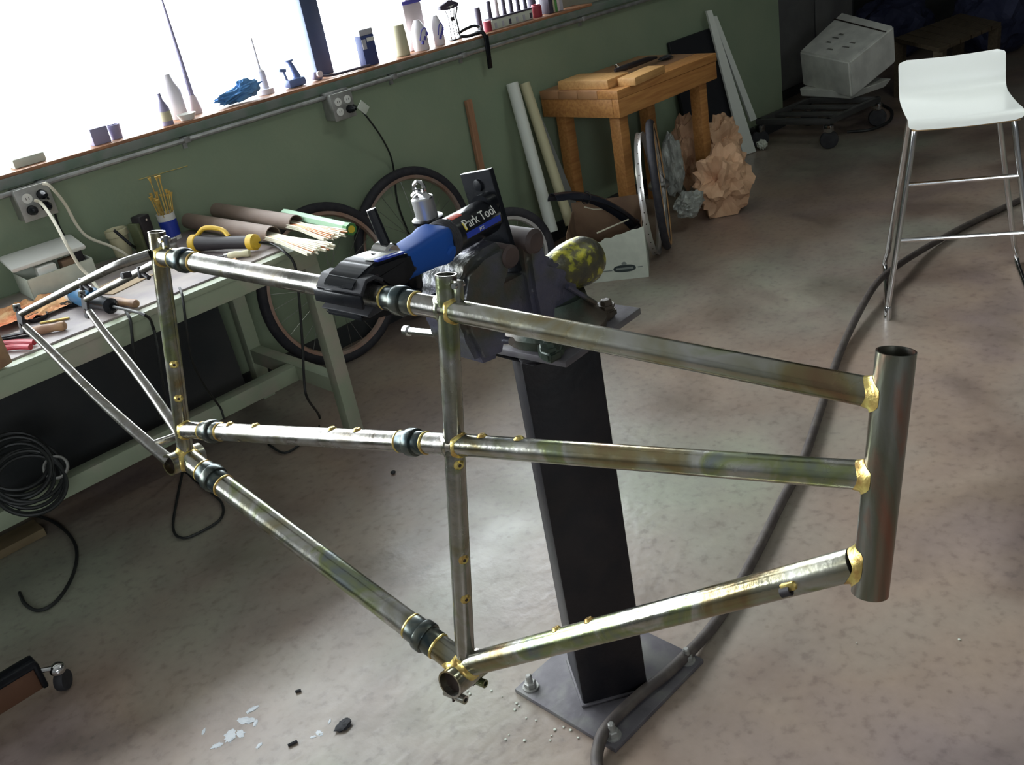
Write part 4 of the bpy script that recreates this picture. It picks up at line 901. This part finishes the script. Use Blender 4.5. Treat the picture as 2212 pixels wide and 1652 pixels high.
obj('emblem_bar', B().b2(0, 0, 0, 0, 0, 0) if False else B().box(k0+bd*ecx+V((0, 0, ez))-bn*.0014, (.080, .001, .010), rot), mat('emblem_grey', (.22, .25, .23), .7), cb)
obj('emblem_crown', B().prism([k0+bd*(ecx+a)+V((0, 0, ez+.019+b))-bn*.0012 for a, b in ((-.011, 0), (-.012, .006), (-.006, .012), (0, .014), (.006, .012), (.012, .006), (.011, 0))], bn*.001), MATS['emblem_grey'], cb)
obj('print_line', B().box(k0+bd*(ecx-.10)+V((0, 0, ez-.004))-bn*.001, (.085, .001, .005), rot), MATS['emblem_grey'], cb)
obj('print_line', B().box(k0+bd*(ecx+.072)+V((0, 0, ez+.001))-bn*.001, (.022, .001, .005), rot), MATS['emblem_grey'], cb)
mud = thing('mudguard', 'curved glossy black bicycle mudguard with thin stays sticking out of the white cardboard box', 'mudguard', P(1300, 470, y=2.90))
mp_ = spline([P(1193, 428, y=2.92), P(1240, 424, y=2.92), P(1292, 434, y=2.91), P(1338, 458, y=2.90), P(1370, 484, y=2.89), P(1384, 506, y=2.88)], 6)
rg = []
for i, p in enumerate(mp_):
    d = (mp_[min(i+1, len(mp_)-1)]-mp_[max(i-1, 0)]).normalized(); side_ = V((.35, -.94, 0)); nrm = d.cross(side_).normalized()
    if nrm.z < 0: nrm = -nrm
    side_ = nrm.cross(d).normalized()
    rg.append([p+side_*.030*math.cos(q)+nrm*.036*math.sin(q)-nrm*.014 for q in [PI*k/10 for k in range(11)]]+[p+side_*.027*math.cos(q)+nrm*.033*math.sin(q)-nrm*.014 for q in [PI-PI*k/10 for k in range(11)]])
obj('guard_blade', B().rings(rg), mat('black_guard', (.02, .022, .032), .22), mud, sharp=60)
for i in (9, 24): 
    d = (mp_[i+1]-mp_[i-1]).normalized(); obj('guard_band', B().torus(mp_[i], d, .028, .0025, 24, 6, 1.4), tool_grey, mud)
obj('stay', B().tube([P(1357, 474, y=2.86), P(1290, 503, y=2.84)], .004, 8), rod_white, mud)
obj('stay', B().tube([P(1320, 451, y=2.95), P(1282, 452, y=2.95), P(1262, 447, y=2.97)], .003, 8), rod_white, mud)

# wheels standing beside the table leg, seen edge on
rb = P(1424, 556, z=0)
ev = V((rb.x, rb.y, 0)).normalized(); nv = V((ev.y, -ev.x, 0))
ev2 = (ev+nv*.10).normalized(); nv2 = V((ev2.y, -ev2.x, 0))
rc = P(1409, 554, z=0)+nv*.016
t = thing('bare_rim', 'bare silver rim standing edge on beside the table leg', 'rim', rc)
R_ = .293; cc = rc+ev*.06+V((0, 0, R_+.001))
tilt = (nv2+V((0, 0, .06))).normalized(); u, v = basis(tilt); rg = []
for i in range(65):
    q = 2*PI*i/64; e = u*math.cos(q)+v*math.sin(q)
    rg.append([cc+e*(R_+a)+tilt*b for a, b in ((0, -.014), (-.004, -.004), (-.004, .004), (0, .014), (-.016, .012), (-.022, 0), (-.016, -.012))])
obj('rim', B().rings(rg, True, False, False), rim_silver, t)
for k in range(32):
    q = 2*PI*k/32; e = u*math.cos(q)+v*math.sin(q); obj('spoke_hole', B().lathe([(.003, 0), (.003, .0012)], cc+e*(R_-.0045), e, 8), dark_bore, t)
ev3 = (ev+nv*.045).normalized(); nv3 = V((ev3.y, -ev3.x, 0))
wc = rc+nv*.052+ev*.12+V((0, 0, .314))
t = wheel('bicycle_wheel', 'black tyred wheel with tan sidewall standing edge on right of the bare rim', wc, nv3+V((0, 0, .05)), .313, .019, True, tyre_m, rim_silver)
obj('tan_sidewall', B().torus(wc+nv3*.016, nv3+V((0, 0, .05)), .289, .006, 64, 8), tan_wall, t)

# bubble wrap, crumpled kraft paper
pb_ = P(1470, 455, z=0)
tag(obj('bubble_wrap', B().ball(P(1488, 440, y=2.86), .10, (.85, .6, .62), None, 4, .35, 2.2, 3).ball(P(1453, 355, y=3.05), .12, (.36, .5, 1.25), None, 4, .35, 2.2, 8), plastic_bag, sharp=0), 'crumpled clear bubble wrap sheet on the floor under the pine table', 'bubble wrap')
def crumple(c, r, sc, seed, rot=0):
    t = bmesh.new(); bmesh.ops.create_icosphere(t, subdivisions=4, radius=1)
    for v in t.verts:
        n1 = 1-2*abs(NZ.noise(v.co*1.2+V((seed, 0, 0)))); n2 = 1-2*abs(NZ.noise(v.co*2.6+V((0, seed, 0)))); n3 = abs(NZ.noise(v.co*5+V((0, 0, seed))))
        k = .60+.42*n1+.18*n2-.16*n3
        v.co = V((v.co.x*sc[0], v.co.y*sc[1], v.co.z*sc[2]))*r*k+c
        if v.co.z < .002: v.co.z = .002
    b = B(); b.join(t); return b
tag(obj('kraft_paper', crumple(P(1484, 328, y=3.22), .165, (.62, .62, 1.2), 3), kraft, sharp=0), 'tall crumpled brown kraft paper bunched behind the right table leg', 'paper')
tag(obj('kraft_paper', crumple(P(1562, 393, y=2.85), .18, (1.0, .72, 1.05), 9), kraft, sharp=0), 'crumpled brown kraft paper spilling on the floor right of the table leg', 'paper')
tag(obj('kraft_paper', crumple(P(1560, 312, y=3.16), .165, (.85, .55, 1.0), 14), kraft, sharp=0), 'crumpled brown kraft paper on top of the floor heap by the table', 'paper')

# dark panel and foam boards leaning on the wall
pq = [on(1452, 97, 3.46), on(1556, 64, 3.46)]
tag(obj('black_board', B().prism([V((4.60, 3.47, .79)), V((5.085, 3.47, .79)), V((5.17, 3.40, .002)), V((4.66, 3.40, .002))], (.004, .022, 0), .002, 1), mat('panel_black', (.012, .013, .018), .6)), 'large flat black panel leaning on the wall behind the pine table', 'panel')
def strip_board(label, a, b, w0_, w1_, dep):
    d = V((1, -.35, 0)).normalized()
    return tag(obj('foam_board', B().prism([a, a+d*w0_, b+d*w1_, b], (.004, .016, 0), .001, 1), paper_white), label, 'board', 'boards by the panel')
strip_board('longer white foam board leaning against the wall right of the black panel', on(1527, 24, 3.43), P(1606, 336, z=.003), .035, .10, 0)
strip_board('shorter tapering white board leaning behind the longer white one', on(1540, 36, 3.47), P(1622, 262, y=3.40), .03, .05, 0)
tag(obj('crumpled_tissue', B().ball(P(1646, 312, z=.036), .032, (.8, 1, .9), None, 3, .4, 3), white_card, sharp=0), 'small crumpled white tissue on the floor right of the white boards', 'tissue')

# ================================================================== TROLLEY AND GREY BOXES
DK = .165
tv = thing('trolley', 'dark metal platform trolley on black casters at the far end', 'trolley', (5.7, 3.1, 0))
A0 = P(1640, 262, z=DK); A1 = P(1790, 262, z=DK); A2 = P(1895, 215, z=DK)
e1 = (A1-A0); e2 = (A2-A1)
A3 = A0+e2
for a_, b_ in ((A0, A1), (A1, A2), (A2, A3), (A3, A0)):
    obj('deck_rail', B().box((a_+b_)/2, ((b_-a_).length+.03, .035, .035), M.Rotation(math.atan2((b_-a_).y, (b_-a_).x), 3, 'Z'), .004), cart_m, tv)
for f_ in (.33, .66): obj('deck_slat', B().box(A0.lerp(A3, f_).lerp(A1.lerp(A2, f_), .5), (e1.length, .08, .014), M.Rotation(math.atan2(e1.y, e1.x), 3, 'Z'), .003), cart_m, tv)
for q in (A0, A1, A2, A3):
    w_ = obj('caster', B().lathe([(.02, -.016), (.052, -.014), (.055, -.008), (.055, .008), (.052, .014), (.02, .016)], V((q.x, q.y, .055)), V((.8, .6, 0)), 24), black_rubber, tv)
    obj('caster_fork', B().box(V((q.x, q.y, .122)), (.045, .05, .045), None, .006), chrome, w_)
TB = [V((5.95, 3.44, .46)), V((5.72, 2.97, .43)), V((6.14, 2.88, .56)), V((6.42, 3.38, .62))]
bt_ = [p+V((.03, -.0, -.23)) for p in TB]
gb = thing('grey_carton', 'large pale grey carton lying tilted on the far trolley', 'carton', (6.0, 3.15, .2))
obj('carton_body', B().hexa(TB, bt_, .012), grey_box, gb)
nn_ = (TB[1]-TB[0]).cross(TB[3]-TB[0]).normalized()
if nn_.z < 0: nn_ = -nn_
bl = lambda u, v: TB[0].lerp(TB[1], u).lerp(TB[3].lerp(TB[2], u), v)+nn_*.0015
obj('lid_seam', B().prism([bl(0, .80), bl(1, .80), bl(1, .825), bl(0, .825)], nn_*.001), dark_bore, gb)
rn = random.Random(3)
for (u, v, a_) in ((.28, .30, .10), (.30, .42, .12), (.34, .52, .09), (.62, .28, .13), (.66, .40, .10), (.42, .16, .12)):
    obj('print_mark', B().prism([bl(u, v), bl(u+a_, v+.01), bl(u+a_*.9, v+.035), bl(u+.02, v+.03)], nn_*.0005), grey_print, gb)
obj('lower_carton', B().hexa([V((5.90, 3.42, .232)), V((5.78, 2.98, .232)), V((6.15, 2.90, .232)), V((6.30, 3.35, .232))], [V((5.88, 3.40, .185)), V((5.80, 3.0, .185)), V((6.12, 2.93, .185)), V((6.27, 3.33, .185))], .006), grey_box, None).name
lc = bpy.data.objects['lower_carton']; tag(lc, 'flat grey carton squashed under the large tilted one on the trolley', 'carton')
tag(obj('loose_cable', B().tube(spline([P(1830, 285, z=.008), P(1880, 280, z=.008), P(1920, 262, z=.008), P(1926, 240, z=.008), P(1905, 226, z=.008)], 6), .010, 8), cord_m), 'black cord curling on the floor right of the trolley caster', 'cord')
# dim far end
fw = thing('low_table', 'low dark slatted wooden table in the gloom behind the stool', 'table', (7.1, 3.0, 0))
Q = [V((6.6, 3.1, .40)), V((6.19, 2.62, .40)), V((7.0, 2.55, .40)), V((7.45, 3.0, .40))]
for k in range(6):
    a_, b_ = k/6+.008, (k+1)/6-.008
    obj('slat', B().hexa([Q[0].lerp(Q[3], a_), Q[1].lerp(Q[2], a_), Q[1].lerp(Q[2], b_), Q[0].lerp(Q[3], b_)], [p-V((0, 0, .025)) for p in (Q[0].lerp(Q[3], a_), Q[1].lerp(Q[2], a_), Q[1].lerp(Q[2], b_), Q[0].lerp(Q[3], b_))]), dark_wood, fw)
mq = sum(Q, V())/4
for p in Q:
    c = p.lerp(mq, .12); obj('leg', B().b2(c.x-.03, c.x+.03, c.y-.03, c.y+.03, 0, .374), dark_wood, fw)
for k, (px, py, z_, r_s) in enumerate(((2000, 22, .62, .30), (2110, 15, .62, .26))):
    c = P(px, py, z=.45); c = V((7.95, 3.75-.78*k, .26))
    tag(obj('fabric_bundle', B().ball(c, .28, (1.1, 1.0, .92), None, 4, .22, 1.8, k*4), dark_blue, sharp=0), ('left dark blue fabric bundle piled beyond the low wooden table', 'right dark blue fabric bundle piled beyond the low wooden table')[k], 'bundle')
cbn = thing('dark_cabinet', 'tall dark cabinet in the alcove beyond the end of the green wall', 'cabinet', (6.7, 4.2, 0))
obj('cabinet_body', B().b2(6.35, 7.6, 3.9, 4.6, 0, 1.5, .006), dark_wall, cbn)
obj('cabinet_door', B().b2(6.40, 6.96, 3.885, 3.9, .08, 1.45, .004), grey_wall, cbn)
obj('cabinet_door', B().b2(6.99, 7.55, 3.885, 3.9, .08, 1.45, .004), grey_wall, cbn)
fc_ = P(2185, 20, d=7.6); fst = thing('floor_stand', 'thin black stand with a small bright clamp at the far right edge', 'stand', V((fc_.x, fc_.y, 0)))
obj('stand_pole', B().tube([V((fc_.x, fc_.y, .02)), V((fc_.x, fc_.y, .95))], .012, 10), black_plastic, fst)
obj('stand_base', B().lathe([(.16, 0), (.16, .012), (.02, .03)], V((fc_.x, fc_.y, 0)), seg=24), black_plastic, fst)
obj('stand_clamp', B().box(fc_, (.03, .03, .06), None, .006), chrome, fst)

# ================================================================== BAR STOOL
fL, bL, bR = V((3.192, 1.516, 0)), V((3.649, 1.746, 0)), V((3.877, 1.307, 0)); fR = fL+bR-bL
sw = (fR-fL).normalized(); sb = (bL-fL).normalized()
stool = thing('bar_stool', 'white low backed bar stool on chrome sled legs at the right', 'stool', (fL+bR)/2)
SH = .725
q0 = P(1962, 265, z=SH); q1 = P(2213, 238, z=SH); wv = (q1-q0); sw2 = wv.normalized(); W_ = wv.length; sb2 = V((-sw2.y, sw2.x, 0))
if sb2.x < 0: sb2 = -sb2
prof = [(-.012, -.030), (.0, -.008), (.02, .0), (.10, -.003), (.20, -.002), (.285, .004), (.318, .016), (.336, .040), (.346, .075), (.357, .11), (.364, .138)]
ps = spline([V((a, 0, b)) for a, b in prof], 4); n = len(ps)
def seat(u, v):
    p = ps[min(n-1, int(round(u*(n-1))))]
    e = abs(v-.5)*2; r = .032
    edge = min(u, 1-u)*n*.0125; ins = 0
    if edge < r: ins = r-math.sqrt(max(0, r*r-(r-edge)**2))
    wd = W_/2-ins*.9
    return q0+sw2*(W_/2+(v-.5)*2*wd)+sb2*p.x+V((0, 0, p.z-.004*math.cos((v-.5)*PI)+.004))
st_b = B().sheet(seat, n, 17, .012)
obj('seat_shell', st_b, white_paint, stool, sharp=60)
und = obj('seat_ply', B().sheet(lambda u, v: seat(.06+u*.88, .03+v*.94)-V((0, 0, .016)), n, 9, .004), ply, stool, sharp=60)
for s_, f_, b_ in ((0, fL, bL), (1, fR, bR)):
    tf = q0+sw2*(.035 if s_ == 0 else W_-.035)+sb2*.035+V((0, 0, -.024)); tbk = tf+sb2*.24
    o_ = (sw2 if s_ else -sw2)
    pts = spline([tbk+V((0, 0, .002)), tbk.lerp(tf, .5), tf+sb2*.02, tf+o_*.012-V((0, 0, .02)), tf.lerp(f_, .15)+o_*.008], 5)+[f_+V((0, 0, .05)).lerp(V((0, 0, 0)), 0)]
    obj('leg', B().tube(pts, .0105, 12), chrome, stool)
    pts2 = spline([f_+V((0, 0, .011)), f_.lerp(b_, .5)+V((0, 0, .011)), f_.lerp(b_, .93)+V((0, 0, .012)), b_+V((0, 0, .035)), b_.lerp(tbk, .12)], 5)+[tbk-V((0, 0, .004))]
    obj('leg', B().tube(pts2, .0105, 12), chrome, stool)
    obj('foot', B().lathe([(.013, 0), (.013, .05), (.0105, .055)], f_, seg=14), chrome, stool)
tfl = q0+sw2*.035+sb2*.035; tfr = q0+sw2*(W_-.035)+sb2*.035
for z_ in (.30, .50):
    obj('foot_rail', B().tube([fL.lerp(tfl, z_/SH)+V((0, 0, 0)), fR.lerp(tfr, z_/SH)], .0075, 10), chrome, stool)

# ================================================================== HOSE AND FLOOR CLUTTER
hr = .0135
hpx = [(2330, 372), (2212, 428), (2100, 480), (2000, 535), (1930, 580), (1886, 622), (1835, 715), (1800, 800), (1740, 980), (1690, 1080), (1620, 1220), (1545, 1345)]
hps = [P(x, y, z=hr+(.032 if x in (1930, 1886) else .010 if x in (2000, 1835) else .0008)) for x, y in hpx]+[P(1456, 1440, z=hr+.014), P(1380, 1502, z=hr+.014), P(1312, 1570, z=hr+.014), P(1290, 1625, z=hr+.006), P(1292, 1680, z=hr+.001), P(1290, 1760, z=hr+.001)]
tag(obj('air_hose', B().tube(spline(hps, 8), hr, 14), hose_m), 'long dark brown hose snaking across the concrete floor and over the base plate', 'hose')
cc_ = P(50, 1022, y=2.93)
cl = thing('cable_coil', 'coil of black cable hung on the stretcher at the left of the workbench', 'cable coil', cc_)
rn = random.Random(11)
for k in range(9): obj('cable_loop', B().torus(cc_+V((rn.uniform(-.012, .012), -.034+.008*k, -.03+.008*k)), V((rn.uniform(-.14, .14), -.75, .66+rn.uniform(-.12, .12))), .098+rn.uniform(-.012, .012), .0062, 40, 8), cord_m, cl)
obj('cable_tail', B().tube(spline([cc_+V((-.06, -.03, -.09)), P(40, 1110, z=.04), P(95, 1118, z=.008), P(140, 1145, z=.008), P(165, 1185, z=.008), P(158, 1240, z=.008), P(125, 1295, z=.008), P(85, 1318, z=.008), P(55, 1305, z=.008), P(42, 1280, z=.008)], 6), .0055, 8), cord_m, cl)
obj('cable_tie', B().torus(cc_+V((.085, -.02, -.02)), V((.3, .7, -.6)), .034, .005, 20, 6), galv, cl)
r0 = P(95, 1140, z=.03)
tag(obj('tan_board', B().b2(r0.x-.5, r0.x, r0.y, r0.y+.10, .0, .03, .003), tan_board), 'flat tan board on the floor at the left edge below the cable coil', 'board')
r1 = P(76, 1424, y=2.36)
ct = thing('stool_box', 'low brown box with black rim and chrome caster at the bottom left corner', 'box', V((r1.x-.2, r1.y+.1, 0)))
obj('box_panel', B().b2(r1.x-.45, r1.x-.012, r1.y+.004, r1.y+.03, .035, r1.z-.02, .003), orange_panel, ct)
obj('rim', B().b2(r1.x-.46, r1.x, r1.y-.006, r1.y+.04, r1.z-.024, r1.z, .008).b2(r1.x-.014, r1.x+.002, r1.y-.006, r1.y+.02, r1.z-.09, r1.z-.01, .006), black_plastic, ct)
cq = V((r1.x+.035, r1.y+.0, .03))
cw = obj('caster', B().lathe([(.012, -.013), (.026, -.012), (.028, -.006), (.028, .006), (.026, .012), (.012, .013)], V((cq.x, cq.y, .0285)), V((.7, -.7, 0)), 22), black_rubber, ct)
obj('caster_dome', B().ball(V((cq.x, cq.y, .066)), .021, (1, 1, .85), None, 3), chrome, cw)
obj('caster_stem', B().tube([V((cq.x, cq.y, .07)), V((r1.x-.02, r1.y+.015, .09))], .007, 10), chrome, cw)
# little bits of grit and paint flecks lying on the concrete
rn = random.Random(2); gb_ = B()
for px, py in [(852, 1022), (1850, 1390), (2072, 1382), (632, 1605), (745, 1572), (690, 1586)]+[(rn.uniform(1000, 1260), rn.uniform(1490, 1600)) for _ in range(22)]:
    p = P(px, py, z=.0); gb_.ball(V((p.x, p.y, .0015)), rn.uniform(.0015, .004), (1, 1, .5), None, 1, .3)
g = stuff(tag(obj('floor_grit', gb_, white_card), 'tiny pale grit and paint flecks scattered on the concrete', 'grit'))

# dried white paint splashes and a scrap of dark rag near the front
rn = random.Random(8); sp = B()
for px, py, r in ((545, 1532, .014), (532, 1556, .020), (552, 1562, .010), (498, 1590, .016), (520, 1585, .012), (690, 1584, .010), (676, 1592, .007), (712, 1558, .006), (440, 1580, .009), (470, 1610, .012), (560, 1610, .008)):
    p = P(px, py, z=0); sp.ball(V((p.x, p.y, .0006)), r, (1.0, rn.uniform(.4, .8), .06), M.Rotation(rn.uniform(0, 3), 3, 'Z'), 3, .7, 2.2, px)
stuff(tag(obj('paint_splash', sp, mat('dried_paint', (.62, .66, .70), .35)), 'dried white paint splashes on the concrete at the bottom of the picture', 'paint'))
p = P(742, 1570, z=0); tag(obj('dark_scrap', B().ball(V((p.x, p.y, .004)), .020, (1, .7, .3), None, 3, .5, 2, 4), black_rubber), 'small dark scrap on the floor beside the white paint splashes', 'scrap')
for k, (a_, b_, l_) in enumerate((((622, 1610), (642, 1600), 'short dark peg on the floor below the white paint splashes'), ((638, 1494), (650, 1490), 'tiny dark peg on the floor left of the front bottom bracket'))):
    tag(obj('dark_peg', B().tube([P(*a_, z=.004), P(*b_, z=.004)], .0035, 8), black_rubber), l_, 'peg')
p = P(850, 1023, z=0); tag(obj('dark_plug', B().ball(V((p.x, p.y, .006)), .009, (1, 1, .6), None, 2), black_rubber), 'small dark rubber plug on the floor beyond the boom tube', 'plug')
